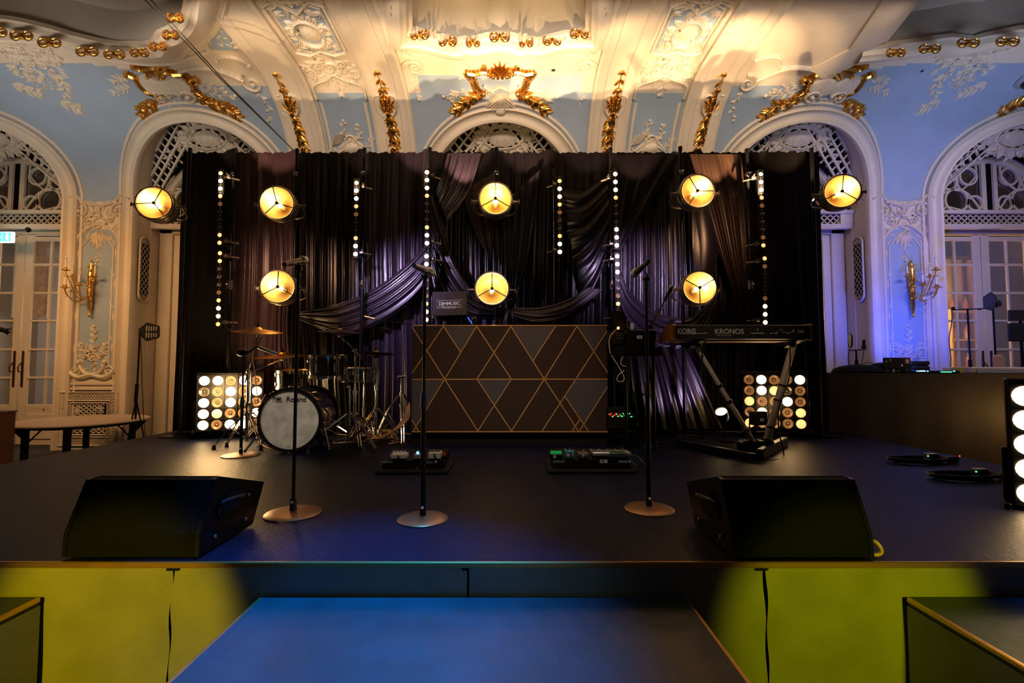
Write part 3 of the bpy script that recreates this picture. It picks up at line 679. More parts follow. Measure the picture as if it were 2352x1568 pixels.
# ---------------------------------------------------------------- lattice work
def lattice(mb, x0, x1, z0, z1, px_, pz, ok, w=.018, d=.014, n=5):
    k = int((x1 - x0) / px_ + (z1 - z0) / pz) + 2
    for sgn in (1, -1):
        for i in range(-k, k + 1):
            pts = []; N = int((z1 - z0) / .03) + 1
            for j in range(N + 1):
                z = z0 + (z1 - z0) * j / N; x = (x0 + x1) / 2 + i * px_ + sgn * (z - z0) / pz * px_
                if x0 <= x <= x1 and ok(x, z): pts.append((x, z))
                else:
                    if len(pts) > 1: mb.ribbon([pts[0], pts[-1]], [(-w / 2, -d), (-w / 2, d), (w / 2, d), (w / 2, -d)])
                    pts = []
            if len(pts) > 1: mb.ribbon([pts[0], pts[-1]], [(-w / 2, -d), (-w / 2, d), (w / 2, d), (w / 2, -d)])
LY = 7.78
def pl(Y): return lambda u, v, h=0: (u, Y - h, v)
for sg in (-1, 1):
    xc = C0 + sg * 6.385
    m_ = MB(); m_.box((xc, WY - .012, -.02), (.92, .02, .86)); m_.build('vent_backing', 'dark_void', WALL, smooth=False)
    m_ = MB(); lattice(m_, xc - .44, xc + .44, -.42, .38, .05, .05, lambda x, z: not (abs(x - xc) < .32 and -.28 < z < .26), .012, .01)
    lattice(m_, xc - .27, xc + .27, -.24, .22, .085, .06, lambda x, z: True, .014, .01)
    for a, b in ((.45, .41), (.33, .28), (.29, .245)):
        m_.bead([(xc - a, -.02 - b), (xc + a, -.02 - b), (xc + a, -.02 + b), (xc - a, -.02 + b)], .03, .03, closed=True)
    for i in (-1, 1):
        for j in (-1, 1): acanthus(m_, xc + i * .2, -.02 + j * .16, math.atan2(-j, -i), .12, 4, h=.03)
    on_wall_v = m_.build('vent_grille', 'cream', WALL, xf=pl(WY - .03))
HA = 4.98 - 3.33
def lean(Yo):                                    # lunette work leans forward with the cove
    def f(u, v, h=0):
        t = max(0.0, (v - 3.33) / HA); Y = LY + Yo - .56 * t ** 1.4
        return (u, Y - h, .8 + (v - .8) * Y / LY if t > 0 else v)
    return f
Z0 = 3.33                                        # springing of the inner arch
for ai, a in enumerate(ARX):
    nm = 'door_%d' % (ai + 1)
    D = thing(nm, ['leftmost arched doorway with glazed double doors', 'arched doorway behind the left end of the black curtain', 'centre arch, lattice lunette showing above the curtain', 'arched doorway behind the right end of the black curtain', 'rightmost arched doorway with glazed double doors'][ai], 'door', (a, 8.0, -.5)); D['kind'] = 'structure'
    # reveal between the shell and the door plane
    m_ = MB(); n = 40
    pa = [(a - AR, -.5), (a - AR, 1.5), (a - AR, AS)] + [(a - AR * math.cos(pi * i / n), AS + AR * math.sin(pi * i / n)) for i in range(1, n)] + [(a + AR, AS), (a + AR, 1.5), (a + AR, -.5)]
    va = [SP(x, s, .0) for x, s in pa]
    def back(x, s):
        if s <= AS: return (x, LY + .02, s if s < 0 else s * Z0 / AS)
        return lean(.02)(x, Z0 + (s - AS) / AR * HA)
    vb = [back(x, s) for x, s in pa]
    m_.add(va + vb, [(i, i + 1, len(pa) + i + 1, len(pa) + i) for i in range(len(pa) - 1)])
    for e in (-1, 1): m_.box((a + e * AR, 7.9, 1.4), (.03, .28, 3.8))
    m_.build('reveal', 'cream', D)
    # black space behind the lunette lattice
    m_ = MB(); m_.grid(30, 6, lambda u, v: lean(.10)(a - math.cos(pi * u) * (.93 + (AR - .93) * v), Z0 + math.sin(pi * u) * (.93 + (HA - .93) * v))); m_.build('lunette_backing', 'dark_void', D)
    rin = .96
    m_ = MB(); lattice(m_, a - AR, a + AR, Z0 - .02, 4.98, .15, .2, lambda x, z: math.hypot(x - a, (z - Z0)) > rin - .02 and ((x - a) / AR) ** 2 + ((z - Z0) / HA) ** 2 < 1, .028, .012)
    m_.build('lunette_lattice', 'cream', D, xf=lean(0))
    m_ = MB(); cartouche(m_, a + .03, 4.57, .32, .2, 1.2); rocaille(m_, a - .3, 4.5, .5, 1, 1.2); rocaille(m_, a + .36, 4.5, .5, -1, 1.2); sprig(m_, [(a, 4.4), (a - .03, 4.3), (a + .02, 4.22)], 5, .1)
    for e in (-1, 1): sprig(m_, [(a + e * .4, 4.45), (a + e * .6, 4.35), (a + e * .75, 4.1)], 8, .1)
    m_.build('stucco_cartouche', 'cream_relief', D, xf=lean(-.03))
    if ai == 2:
        m_ = MB(); P = [(a - rin * math.cos(pi * i / 30) * .93, Z0 + rin * math.sin(pi * i / 30) * .93) for i in range(31)]; m_.ribbon(P, [(-.08, 0), (-.08, .04), (0, .05), (.06, .03), (.08, 0)]); m_.build('inner_arch', 'cream', D, xf=pl(LY))
        m_ = MB(); m_.box((a, 8.0, 1.9), (2.4, .06, 4.8)); m_.build('backing_board', 'cream', D, smooth=False); continue
    m_ = MB(); P = [(a - .89 * math.cos(pi * i / 40), Z0 + .89 * math.sin(pi * i / 40)) for i in range(41)]
    m_.ribbon(P, [(-.07, -.1), (-.07, .0), (-.05, .03), (-.02, .035), (.02, .02), (.05, .045), (.08, .03), (.08, -.1)]); m_.build('inner_arch', 'cream', D, xf=pl(LY))
    # fanlight tracery
    m_ = MB(); fr = [(-.016, -.02), (-.016, .02), (.016, .02), (.016, -.02)]
    m_.ribbon([(a, Z0), (a, Z0 + .84)], [(-.13, -.02), (-.13, .02), (-.06, .025), (-.06, .0), (.06, .0), (.06, .025), (.13, .02), (.13, -.02)])
    for e in (-1, 1):
        for (x, z, r) in ((.55, .2, .19), (.34, .6, .14), (.66, .5, .12), (.25, .15, .12)):
            pts = [(a + e * x + r * math.cos(2 * pi * i / 20), Z0 + z + r * math.sin(2 * pi * i / 20)) for i in range(20)]; m_.ribbon(pts, fr, closed=True)
        m_.bead(spline([(a + e * .16, Z0 + .05), (a + e * .34, Z0 + .3), (a + e * .5, Z0 + .42), (a + e * .52, Z0 + .62)], 6), .03, .02); m_.bead(spline([(a + e * .78, Z0 + .3), (a + e * .62, Z0 + .38), (a + e * .45, Z0 + .38), (a + e * .22, Z0 + .6), (a + e * .2, Z0 + .78)], 6), .03, .02)
        m_.bead([(a + e * .82, Z0), (a + e * .72, Z0 + .1), (a + e * .4, Z0 + .02)], .03, .02)
    m_.build('fanlight_tracery', 'cream', D, xf=pl(LY + .02))
    m_ = MB(); m_.box((a, LY + .02, Z0 + .42), (.1, .01, .84)); m_.build('fanlight_slot', 'dark_void', D, smooth=False)
    m_ = MB(); m_.grid(24, 1, lambda u, v: (a - .84 * math.cos(pi * u) * v, LY + .05, Z0 + .84 * math.sin(pi * u) * v)); m_.build('fanlight_glass', 'mirror_glass', D, smooth=False)
    # lattice transom
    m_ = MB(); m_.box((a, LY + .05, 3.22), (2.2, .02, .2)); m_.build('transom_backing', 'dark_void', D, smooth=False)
    m_ = MB(); lattice(m_, a - .9, a + .9, 3.13, 3.29, .1, .1, lambda x, z: True, .016, .012)
    m_.ribbon([(a - 1.1, 3.32), (a + 1.1, 3.32)], [(-.03, -.05), (-.03, .06), (.02, .08), (.03, -.05)]); m_.ribbon([(a - 1.1, 3.09), (a + 1.1, 3.09)], [(-.04, -.05), (-.04, .03), (.03, .05), (.03, -.05)])
    for e in (-1, 1): m_.ribbon([(a + e * 1.0, 3.12), (a + e * 1.0, 3.3)], [(-.1, -.05), (-.1, .04), (.1, .04), (.1, -.05)]); m_.dome(a + e * 1.0, 3.21, .05, .05, 0, .06)
    m_.build('transom_lattice', 'cream', D, xf=pl(LY))
    # splayed side panels with tall oval grilles
    for e in (-1, 1):
        xs = a + e * (AR - .02)
        f_ = lambda u, v, h=0, xs=xs, e=e: (xs - e * h, u, v)
        m_ = MB(); ok = lambda y, z: abs(y - 7.64) < .1 and (abs(z - 2.35) < .42 or math.hypot(y - 7.64, abs(z - 2.35) - .42) < .1)
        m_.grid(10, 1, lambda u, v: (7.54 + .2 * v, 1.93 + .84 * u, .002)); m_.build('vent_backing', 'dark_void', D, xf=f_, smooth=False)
        m_ = MB(); lattice(m_, 7.54, 7.74, 1.83, 2.87, .08, .1, ok, .012, .006)
        n = 10; ov = [(7.64 + .105 * math.cos(t / n * pi), 2.77 + .1 * math.sin(t / n * pi)) for t in range(n + 1)] + [(7.64 - .105 * math.cos(t / n * pi), 1.93 - .1 * math.sin(t / n * pi)) for t in range(n + 1)]
        m_.bead(ov, .025, .02, closed=True); m_.build('oval_grille', 'cream', D, xf=f_)
    # jambs + leaves with panes
    m_ = MB()
    for e in (-1, 1): m_.box((a + e * .98, 8.0, 1.3), (.22, .12, 3.6), bev=.01); m_.bead
    m_.box((a, 8.0, 3.08), (2.2, .12, .14), bev=.01); m_.build('door_frame', 'cream', D)
    for e in (-1, 1):
        L = MB(); xa, xb = (a - .87, a - .01) if e < 0 else (a + .01, a + .87)
        xm0, xm1 = xa + .14, xb - .14; xm = (xm0 + xm1) / 2
        zr = [.12, .6, 1.07, 1.55, 2.02, 2.5, 2.94]
        L.box((xa + .065, 8, 1.25), (.13, .05, 3.5), bev=.008); L.box((xb - .065, 8, 1.25), (.13, .05, 3.5), bev=.008); L.box((xm, 8, -.2), (xm1 - xm0 + .02, .04, .62)); L.box((xm, 7.97, -.2), (xm1 - xm0 - .1, .03, .42), bev=.012)
        for z in zr: L.box((xm, 8, z), (xm1 - xm0 + .02, .045, .035 if z not in (.12, 2.94) else .07), bev=.006)
        L.box((xm, 8, 1.5), (.03, .04, 2.9), bev=.006)
        leaf_ = L.build('door_leaf', 'cream', D)
        for z0, z1 in zip(zr, zr[1:]):
            for x0, x1 in ((xm0, xm), (xm, xm1)):
                g = MB(); g.box(((x0 + x1) / 2, 8.005, (z0 + z1) / 2), (x1 - x0 - .02, .006, z1 - z0 - .02)); g.build('pane', 'pane', leaf_, smooth=False)
        h_ = MB(); hx = xb - .06 if e < 0 else xa + .06; h_.box((hx, 7.96, .75), (.035, .012, .6), bev=.01, m=0); h_.tube([(hx, 7.95, .7), (hx, 7.9, .7), (hx, 7.89, .78), (hx, 7.95, .86)], .01); h_.build('handle', 'dark_bronze', leaf_)
# ============================================================ STAGE
SXL, SXR, SY0, SY1 = -4.15, 3.95, 2.01, 6.2
STG = thing('stage', 'low black stage covered in dark vinyl, filling the foreground', 'stage', ((SXL + SXR) / 2, SY0, -.5))
m_ = MB(); m_.box(((SXL + SXR) / 2, (SY0 + SY1) / 2, -.02), (SXR - SXL, SY1 - SY0, .04)); m_.build('deck', 'stage_vinyl', STG, smooth=False)
seams = [-4.15, -3.81, -2.60, -1.39, -.18, 1.035, 2.245, 3.455, 3.95]
for a, b in zip(seams, seams[1:]):
    m_ = MB(); rr = random.Random(int(a * 100))
    ph = rr.uniform(0, 6)
    def fp(u, v, a=a, b=b, ph=ph):
        x = a + .004 + (b - a - .008) * u; z = -.5 + .475 * v
        return (x, SY0 - .006 - .006 * math.sin(u * 5 + ph + v * 2) * math.sin(v * 4 + ph) - .008 * max(0, 1 - min(u, 1 - u) * 30) * math.sin(v * 11 + ph), z)
    m_.grid(30, 12, fp); m_.build('fascia_panel', 'fascia', STG, ang=80)
m_ = MB(); m_.box(((SXL + SXR) / 2, SY0 - .008, -.012), (SXR - SXL, .014, .026), bev=.004); m_.build('edge_trim', 'brass_edge', STG, smooth=False, ).name
for x in (SXL, SXR): m_ = MB(); m_.box((x, (SY0 + SY1) / 2, -.27), (.02, SY1 - SY0, .46)); m_.build('side_panel', 'black_matte', STG, smooth=False)
def platform(x0, x1, lab):
    t = thing('step_platform', lab, 'platform', ((x0 + x1) / 2, .7, -.5)); Y0_, Y1_ = .7, 1.985
    m_ = MB(); m_.box(((x0 + x1) / 2, (Y0_ + Y1_) / 2, -.15), (x1 - x0, Y1_ - Y0_, .03)); m_.build('deck', 'step_vinyl', t, smooth=False)
    for x in (x0, x1): m_ = MB(); m_.box((x, (Y0_ + Y1_) / 2, -.333), (.012, Y1_ - Y0_, .334)); m_.build('side_panel', 'fascia', t, smooth=False)
    m_ = MB(); m_.box(((x0 + x1) / 2, Y0_, -.333), (x1 - x0, .012, .334)); m_.build('front_panel', 'fascia', t, smooth=False)
    for x in (x0, x1): m_ = MB(); m_.box((x, (Y0_ + Y1_) / 2, -.143), (.016, Y1_ - Y0_, .02), bev=.004); m_.build('edge_trim', 'brass_edge', t, smooth=False)
    return t
platform(-1.015, .70, 'blue-lit middle step platform in front of the stage')
platform(-3.6, -1.91, 'low step platform at the lower left corner of the picture')
platform(1.60, 3.4, 'low step platform at the lower right corner of the picture')
# ============================================================ CURTAIN WALL
CYY = 5.86
def foldf(x, k, seed):
    r = random.Random(seed); s_ = 0
    for i in range(4): f = k * (1 + .7 * i) * r.uniform(.85, 1.15); s_ += (abs(math.sin(x * f + r.uniform(0, 6))) - .6) / (1 + .5 * i)
    return s_
def curtain(px0, px1, matn, amp, k, seed, label, topy=350, humps=(), ybot=None, Y=CYY, grp='curtain panels of the black backdrop', ztop=None):
    x0, x1 = at(px0, 660, Y).x, at(px1, 660, Y).x; z1 = at(1176, topy, Y).z; z0 = 0.005 if ybot is None else at(1176, ybot, Y).z
    t = MB(); n = max(12, int((x1 - x0) / .009))
    hx = [(at(p, 350, Y).x, h, w_) for p, h, w_ in humps]
    def f(u, v):
        x = x0 + (x1 - x0) * u; zt = z1 + sum(h * math.exp(-((x - a) / w_) ** 2) for a, h, w_ in hx) + .008 * math.sin(x * 37 + seed) + .005 * math.sin(x * 91)
        z = z0 + (zt - z0) * v; g = 1 - .75 * v ** 6
        return (x + .008 * math.sin(z * 2.3 + x * 5) * (1 - v), Y + amp * foldf(x + .05 * math.sin(z * 1.1 + seed) * (1 - v), k, seed) * g, z)
    t.grid(n, 26, f); o = t.build('curtain_panel', matn, ang=180); tag(o, label, 'curtain'); return o
POLES = [(530, 345), (677, 345), (833, 343), (985, 342), (1140, 342), (1405, 342), (1567, 340), (1722, 345)]
curtain(410, 533, 'black_wool', .03, 9, 1, 'plain black curtain panel at the left end of the backdrop, behind the long strip light', humps=((530, .04, .06),))
curtain(533, 679, 'satin_lamplit', .045, 13, 2, 'dark satin curtain behind the two left round lamps, lamplight painted into its colour', humps=((677, .03, .08),))
curtain(679, 835, 'satin', .045, 14, 3, 'black satin curtain left of the short strip light over the drums', humps=((833, .05, .06),))
curtain(835, 987, 'satin_violet', .055, 16, 4, 'violet-sheened satin curtain between short strip light and laptop', humps=((985, .05, .07),))
curtain(987, 1142, 'satin', .04, 12, 5, 'black satin curtain behind the laptop and its swag', humps=((1138, .07, .07), (985, .04, .07)))
curtain(1142, 1272, 'satin', .05, 15, 6, 'black satin curtain right of the centre lamp pole', humps=((1138, .06, .05), (1270, .07, .09)))
curtain(1272, 1407, 'satin', .04, 11, 7, 'black satin curtain behind the short strip light right of centre', humps=((1403, .06, .05),))
curtain(1407, 1570, 'satin_violet', .055, 17, 8, 'shiny violet-black satin curtain above the black rig boxes', humps=((1567, .03, .05),))
curtain(1570, 1724, 'satin', .045, 13, 9, 'brown-black satin curtain behind the two right round lamps', humps=((1600, .04, .06),))
curtain(1724, 1890, 'black_wool', .03, 9, 10, 'plain black curtain panel at the right end of the backdrop', topy=348)
def swag(A, B, label, matn='satin_violet', Y=5.68, k=6, amp=.03, bulge=.05, nu=40, seed=0, nv=60, name='swag', e0=1, e1=1):
    A, B = spline(A, 8), spline(B, 8); mb = MB()
    def sm(P, t):
        q = t * (len(P) - 1); i = min(int(q), len(P) - 2); f = q - i; return (P[i][0] + (P[i + 1][0] - P[i][0]) * f, P[i][1] + (P[i + 1][1] - P[i][1]) * f)
    r = random.Random(seed); ph = [r.uniform(0, 6) for _ in range(4)]
    def f(u, v):
        a, b = sm(A, u), sm(B, u)
        fo = abs(math.sin(v * pi * k + ph[0] + .8 * math.sin(u * 2 + ph[2]))) - .5 + .5 * (abs(math.sin(v * pi * k * 1.7 + ph[1] + u)) - .5)
        g = math.sin(pi * u) ** .5 * .4 + .6
        return at(a[0] + (b[0] - a[0]) * v, a[1] + (b[1] - a[1]) * v, Y - bulge * math.sin(pi * u) * .6 - bulge * math.sin(pi * v) * .5 - amp * fo * g)
    mb.grid(nu, nv, f); o = mb.build(name, matn, ang=180); tag(o, label, 'drape'); return o
swag([(985, 555), (930, 610), (860, 662), (780, 697), (690, 715)], [(988, 640), (940, 695), (870, 742), (780, 772), (688, 738)], 'violet satin swag sagging above the drums from the third pole', k=5, seed=1)
swag([(992, 440), (1040, 590), (1100, 680), (1168, 710)], [(984, 600), (1005, 690), (1070, 738), (1168, 726)], 'black satin swag from pole to the centre knot, behind the laptop', 'satin', k=4, amp=.03, seed=2)
swag([(1174, 706), (1240, 706), (1300, 690), (1350, 660)], [(1174, 724), (1240, 738), (1310, 720), (1385, 665)], 'narrow violet satin swag running right from the centre knot', k=3, amp=.02, seed=3)
swag([(1028, 352), (1015, 400), (1000, 440)], [(1106, 352), (1080, 430), (1028, 510)], 'violet satin gathered diagonally at the pole above the laptop', k=5, amp=.035, seed=4, name='gathered_drape')
swag([(1062, 438), (1085, 520), (1128, 600)], [(1138, 395), (1135, 500), (1131, 600)], 'brown fold of cloth hanging under the upper centre lamp', 'satin_brown', k=2, amp=.03, seed=5, name='gathered_drape', Y=5.74)
swag([(1152, 470), (1158, 600), (1164, 710)], [(1240, 390), (1212, 600), (1179, 710)], 'violet-black satin gathered down to the centre knot', 'satin', k=5, amp=.035, seed=6, name='gathered_drape')
swag([(1164, 708), (1158, 730), (1145, 765)], [(1180, 708), (1186, 730), (1200, 765)], 'short satin tail below the centre knot', k=3, amp=.02, seed=7, name='gathered_drape')
swag([(1275, 420), (1330, 440), (1395, 400)], [(1340, 690), (1375, 640), (1403, 560)], 'black satin pulled slantwise towards the sixth pole', 'satin', k=5, amp=.03, seed=17, name='gathered_drape', Y=5.74)
swag([(1412, 356), (1412, 450), (1414, 560)], [(1566, 354), (1510, 440), (1424, 576)], 'dark triangular satin drape over the top of the shiny curtain', 'satin', k=3, amp=.015, seed=8, name='gathered_drape', Y=5.76)
swag([(1419, 600), (1450, 672), (1520, 722), (1590, 726), (1645, 670)], [(1420, 690), (1450, 752), (1520, 800), (1600, 788), (1645, 715)], 'violet satin swag behind the boom microphone', k=5, amp=.035, seed=9)
swag([(1588, 450), (1591, 560), (1595, 655)], [(1622, 440), (1650, 560), (1632, 655)], 'smooth violet satin sheet between the two right round lamps', k=.6, amp=.02, seed=10, name='gathered_drape')
swag([(1584, 354), (1622, 480), (1672, 640), (1716, 760)], [(1702, 354), (1718, 500), (1726, 650), (1738, 760)], 'brown satin drape falling slantwise to the right end pole', 'satin_brown', k=4, amp=.035, seed=11, name='gathered_drape')
swag([(1445, 800), (1450, 860), (1465, 985)], [(1568, 790), (1605, 860), (1660, 985)], 'violet satin skirt fanning out behind the keyboard stand', k=6, amp=.04, seed=12, name='gathered_drape')
swag([(690, 742), (700, 850), (712, 985)], [(790, 770), (790, 860), (800, 985)], 'shiny satin folds behind the drums, left of the cymbal pole', 'satin', k=4, amp=.035, seed=13, name='gathered_drape')
swag([(620, 500), (630, 620), (628, 760), (625, 985)], [(678, 500), (676, 620), (664, 760), (690, 985)], 'satin folds hanging between the two left round lamps, lamplight painted into their colour', 'satin_lamplit', k=4, amp=.03, seed=14, name='gathered_drape', Y=5.76)
# ---- curtain poles
side_words = ['left end pole with two strip lights', 'pole behind the two left round lamps', 'pole with the short strip light over the drums', 'pole with two strip lights beside the laptop', 'centre pole carrying two round lamps', 'pole with two strip lights above the rig boxes', 'pole carrying the two right round lamps', 'right end pole with two strip lights']
for (px, py), wd in zip(POLES, side_words):
    Yp = 5.5; p = at(px, 600, Yp); x = p.x; zt = at(px, py, Yp).z
    t = thing('backdrop_pole', 'black telescopic backdrop upright, ' + wd, 'pole', (x, Yp, 0))
    m_ = MB(); m_.cyl((x, Yp, .01), (x, Yp, 1.75), .024, n=12); m_.build('lower_tube', 'black_metal', t)
    m_ = MB(); m_.cyl((x, Yp, 1.7), (x, Yp, zt), .019, n=12); m_.cyl((x, Yp, zt - .03), (x, Yp, zt + .015), .024, n=12); m_.build('upper_tube', 'black_metal', t)
    m_ = MB(); m_.cyl((x, Yp, 1.68), (x, Yp, 1.78), .032, n=12); m_.cyl((x, Yp - .02, 1.73), (x, Yp - .07, 1.73), .008); m_.sph((x, Yp - .075, 1.73), .014, 8, 6); m_.build('collar', 'chrome', t)
    m_ = MB(); zc_ = zt - .3; m_.box((x, Yp - .01, zc_), (.05, .06, .05), bev=.008); m_.box((x + .01, Yp - .05, zc_), (.03, .03, .03), bev=.006); m_.build('clamp', 'chrome', t)
    m_ = MB(); m_.box((x, Yp, .006), (.3, .16, .012), bev=.004); m_.build('base_plate', 'black_metal', t)
# ============================================================ LAMPS
def make_lamp():
    t = thing('round_spot_lamp', '', 'stage lamp', (0, 0, 0), local=True)
    m_ = MB(); m_.lathe([(.178, 0), (.19, 0), (.19, .015), (.184, .03), (.184, .17), (.176, .2), (.15, .235), (.1, .262), (.05, .272), (0, .274)], (0, 0, 0), (0, 1, 0), 36)
    m_.lathe([(.186, .1), (.192, .105), (.192, .115), (.186, .12)], (0, 0, 0), (0, 1, 0), 36); H = m_.build('housing', 'lamp_steel', t)
    m_ = MB(); m_.lathe([(.172, -.012), (.178, -.022), (.19, -.022), (.197, -.012), (.197, .012), (.19, .016)], (0, 0, 0), (0, 1, 0), 40)
    m_.lathe([(.168, .004), (.172, -.012)], (0, 0, 0), (0, 1, 0), 40)
    for i in range(12):
        a = 2 * pi * (i + .5) / 12; m_.cyl((.2 * math.cos(a), 0, .2 * math.sin(a)), (.214 * math.cos(a), 0, .214 * math.sin(a)), .005, n=6)
    m_.build('rim', 'lamp_steel', t)
    m_ = MB()
    for i in range(3):
        a = pi / 2 + 2 * pi * i / 3; m_.cyl((0, -.014, 0), (.176 * math.cos(a), -.014, .176 * math.sin(a)), .0055, n=6)
    m_.lathe([(0, -.026), (.018, -.024), (.02, -.01), (0, -.008)], (0, 0, 0), (0, 1, 0), 12); m_.build('spokes', 'black_metal', t)
    m_ = MB(); m_.lathe([(0, .2), (.04, .195), (.08, .17), (.12, .13), (.15, .085), (.17, .02), (.175, -.005)], (0, 0, 0), (0, 1, 0), 36); m_.build('reflector', 'reflector', t)
    m_ = MB(); m_.sph((0, .09, -.0), (.026, .035, .026), 12, 8); B_ = m_.build('bulb', 'filament', t)
    m_ = MB(); m_.cyl((0, .11, 0), (0, .2, 0), .02, .03, n=12); m_.build('socket', 'lamp_steel', t)
    m_ = MB(); pts = [(-.2, .08, 0), (-.235, .08, 0), (-.245, .12, -.03), (-.24, .22, -.06), (-.17, .31, -.08), (0, .34, -.09), (.17, .31, -.08), (.24, .22, -.06), (.245, .12, -.03), (.235, .08, 0), (.2, .08, 0)]
    m_.tube(spline(pts, 5), .009, 8); Yk = m_.build('yoke', 'lamp_steel', t)
    for e in (-1, 1):
        m_ = MB(); m_.cyl((e * .185, .08, 0), (e * .26, .08, 0), .02, .014, n=10); m_.box((e * .27, .08, 0), (.012, .02, .05), bev=.004); m_.build('knob', 'lamp_steel', Yk)
    ld = bpy.data.lights.new('lamp_glow', 'POINT'); ld.energy = LAMP_W; ld.color = (1.0, .58, .2); ld.shadow_soft_size = .02
    lo = bpy.data.objects.new('lamp_glow', ld); COL.objects.link(lo); lo.location = (0, .045, 0); lo.parent = t; ORG[lo.name] = (0, 0, 0)
    return t
LAMP_W = 2.2
lamp0 = make_lamp()
LAMPS = [(355, 467, 12, 2, 0.4, 'round metal lamp hanging beyond the left edge of the black curtain'),
         (637, 467, 7, -3, -.25, 'upper of the two round lamps above the drums, glaring at the left'),
         (639, 659, 8, 2, .0, 'lower of the two round lamps above the drums'),
         (1138, 457, 2, 2, .0, 'upper centre round lamp on the middle pole'),
         (1130, 663, 4, 3, .0, 'lower centre round lamp, just right of the laptop'),
         (1601, 439, -2, 0, -.5, 'upper right round lamp with a tilted three-spoke guard'),
         (1606, 661, -3, 2, pi / 3, 'lower right round lamp above the long keyboard'),
         (1933, 440, -14, -2, .1, 'round metal lamp hanging beyond the right edge of the black curtain')]
for i, (px, py, yaw, pt, rl, lab) in enumerate(LAMPS):
    o = lamp0 if i == 0 else copy_tree(lamp0); p = at(px, py, 5.06); o.location = p; o.scale = (.955,) * 3; o['label'] = lab; o['group'] = 'round spot lamps around the backdrop'
    sp = [c for c in o.children if c.name.startswith('spokes')][0]; sp.rotation_euler = (0, rl, 0)
    b_ = [c for c in o.children if c.name.startswith('bulb')][0]
    o.rotation_euler = (R(-pt), 0, R(yaw))
# arms that hold the lamps on their poles
for px, py, ppx in ((355, 467, 428), (637, 467, 677), (639, 659, 677), (1138, 457, 1140), (1130, 663, 1140), (1601, 439, 1567), (1606, 661, 1567), (1933, 440, 1872)):
    p = at(px, py, 5.06); q = at(ppx, py + 18, 5.5); m_ = MB(); a0 = V((p.x, p.y + .31, p.z - .07))
    if abs(a0.x - q.x) > .02 or True: m_.tube([a0, (a0 + q) / 2 + V((0, .02, .0)), q], .012, 8); m_.box(q, (.055, .05, .06), bev=.01)
    o = m_.build('lamp_bracket', 'lamp_steel'); k_ = [l for l in LAMPS if l[0] == px and l[1] == py][0]
    tag(o, 'bracket behind the ' + ' '.join(k_[5].replace('metal ', '').split(',')[0].split()[:13]), 'bracket')
for px, lab in ((428, 'black upright just behind the left edge of the backdrop'), (1872, 'black upright just behind the right edge of the backdrop')):
    q = at(px, 600, 5.5); m_ = MB(); m_.cyl((q.x, 5.5, 0.0), (q.x, 5.5, 3.35), .022, n=12); m_.box((q.x, 5.5, .006), (.3, .3, .012)); tag(m_.build('backdrop_pole', 'black_metal'), lab, 'pole')
# lens meshes shared by strip lights and lamp panels
LENS = {}
def lens_mesh(kind, r):
    key = (kind, r)
    if key in LENS: return LENS[key]
    mb = MB()
    if kind in ('bulb_on', 'bulb_mid'):
        mb.lathe([(0, -.35 * r), (.5 * r, -.3 * r), (.88 * r, -.1 * r), (r, 0)], (0, 0, 0), (0, 1, 0), 16)
    else:
        mb.lathe([(0, -.1 * r), (.22 * r, -.1 * r), (.26 * r, .2 * r), (.6 * r, .12 * r), (.85 * r, -.05 * r), (r, -.15 * r), (r * 1.08, 0)], (0, 0, 0), (0, 1, 0), 16)
    me = bpy.data.meshes.new('lens'); me.from_pydata([tuple(v) for v in mb.v], [], mb.f); me.materials.append(MATS[kind]); me.polygons.foreach_set('use_smooth', [True] * len(me.polygons))
    LENS[key] = me; return me
def add_lens(parent, kind, r, loc, name='lens'):
    o = bpy.data.objects.new(name, lens_mesh(kind, r)); COL.objects.link(o); o.parent = parent; o.location = loc; ORG[o.name] = (0, 0, 0); return o
def lv(v): return 'bulb_on' if v >= .85 else 'bulb_mid' if v >= .5 else 'bulb_low' if v > .15 else 'bulb_off'
def strip(px, pt, pb, st, label, Y=5.34, brown=False, side=1):
    p0, p1 = at(px[0], pt, Y), at(px[1], pb, Y); L = (p0 - p1).length; mid = (p0 + p1) / 2; n = len(st); sp = L / (n - 1)
    t = thing('strip_light', label, 'light bar', mid, local=True, group='vertical strip lights on the backdrop poles')
    d = (p0 - p1).normalized(); t.rotation_euler = (0, math.asin(d.x), 0)
    m_ = MB(); m_.box((0, .04, 0), (.07, .06, L + .1), bev=.006); m_.build('housing', 'black_metal', t)
    for i, v in enumerate(st):
        add_lens(t, lv(v), .0235, (0, .005, L / 2 - sp * i))
    m_ = MB()
    for i in range(n - 1): m_.sph((0, .008, L / 2 - sp * (i + .5)), .005, 6, 4)
    m_.build('pixel_dots', 'bulb_low', t)
    for z in (L / 2 - .02, -L / 2 + .03):
        m_ = MB(); m_.box((.05 * side, .07, z), (.06, .05, .035), bev=.008); m_.cyl((.03 * side, .07, z), (.13 * side, .16, z), .01, n=8); m_.cyl((.08 * side, .04, z), (.08 * side, -.02, z + .01), .007, n=8); m_.build('bracket', 'lamp_steel', t)
    m_ = MB(); m_.tube([(.03 * side, .07, -L / 2), (.07 * side, .09, -L / 2 - .06), (.12 * side, .1, -L / 2 - .02), (.1 * side, .1, -L / 2 + .15)], .005, 6); m_.build('power_lead', 'cable_black', t)
strip((506, 503.5), 397, 557, [.6, 1, 1, .6, .2, 0, 0, 0, .6, .6], 'upper strip light on the left end pole')
strip((504.5, 500), 581, 744, [.6, .6, 0, 0, 0, .3, .7, 1, 1, .6], 'lower strip light on the left end pole')
strip((818.5, 816), 419, 583, [.6, 1, 1, .6, .3, 0, 0, .5, 1, 1], 'short strip light over the drum kit')
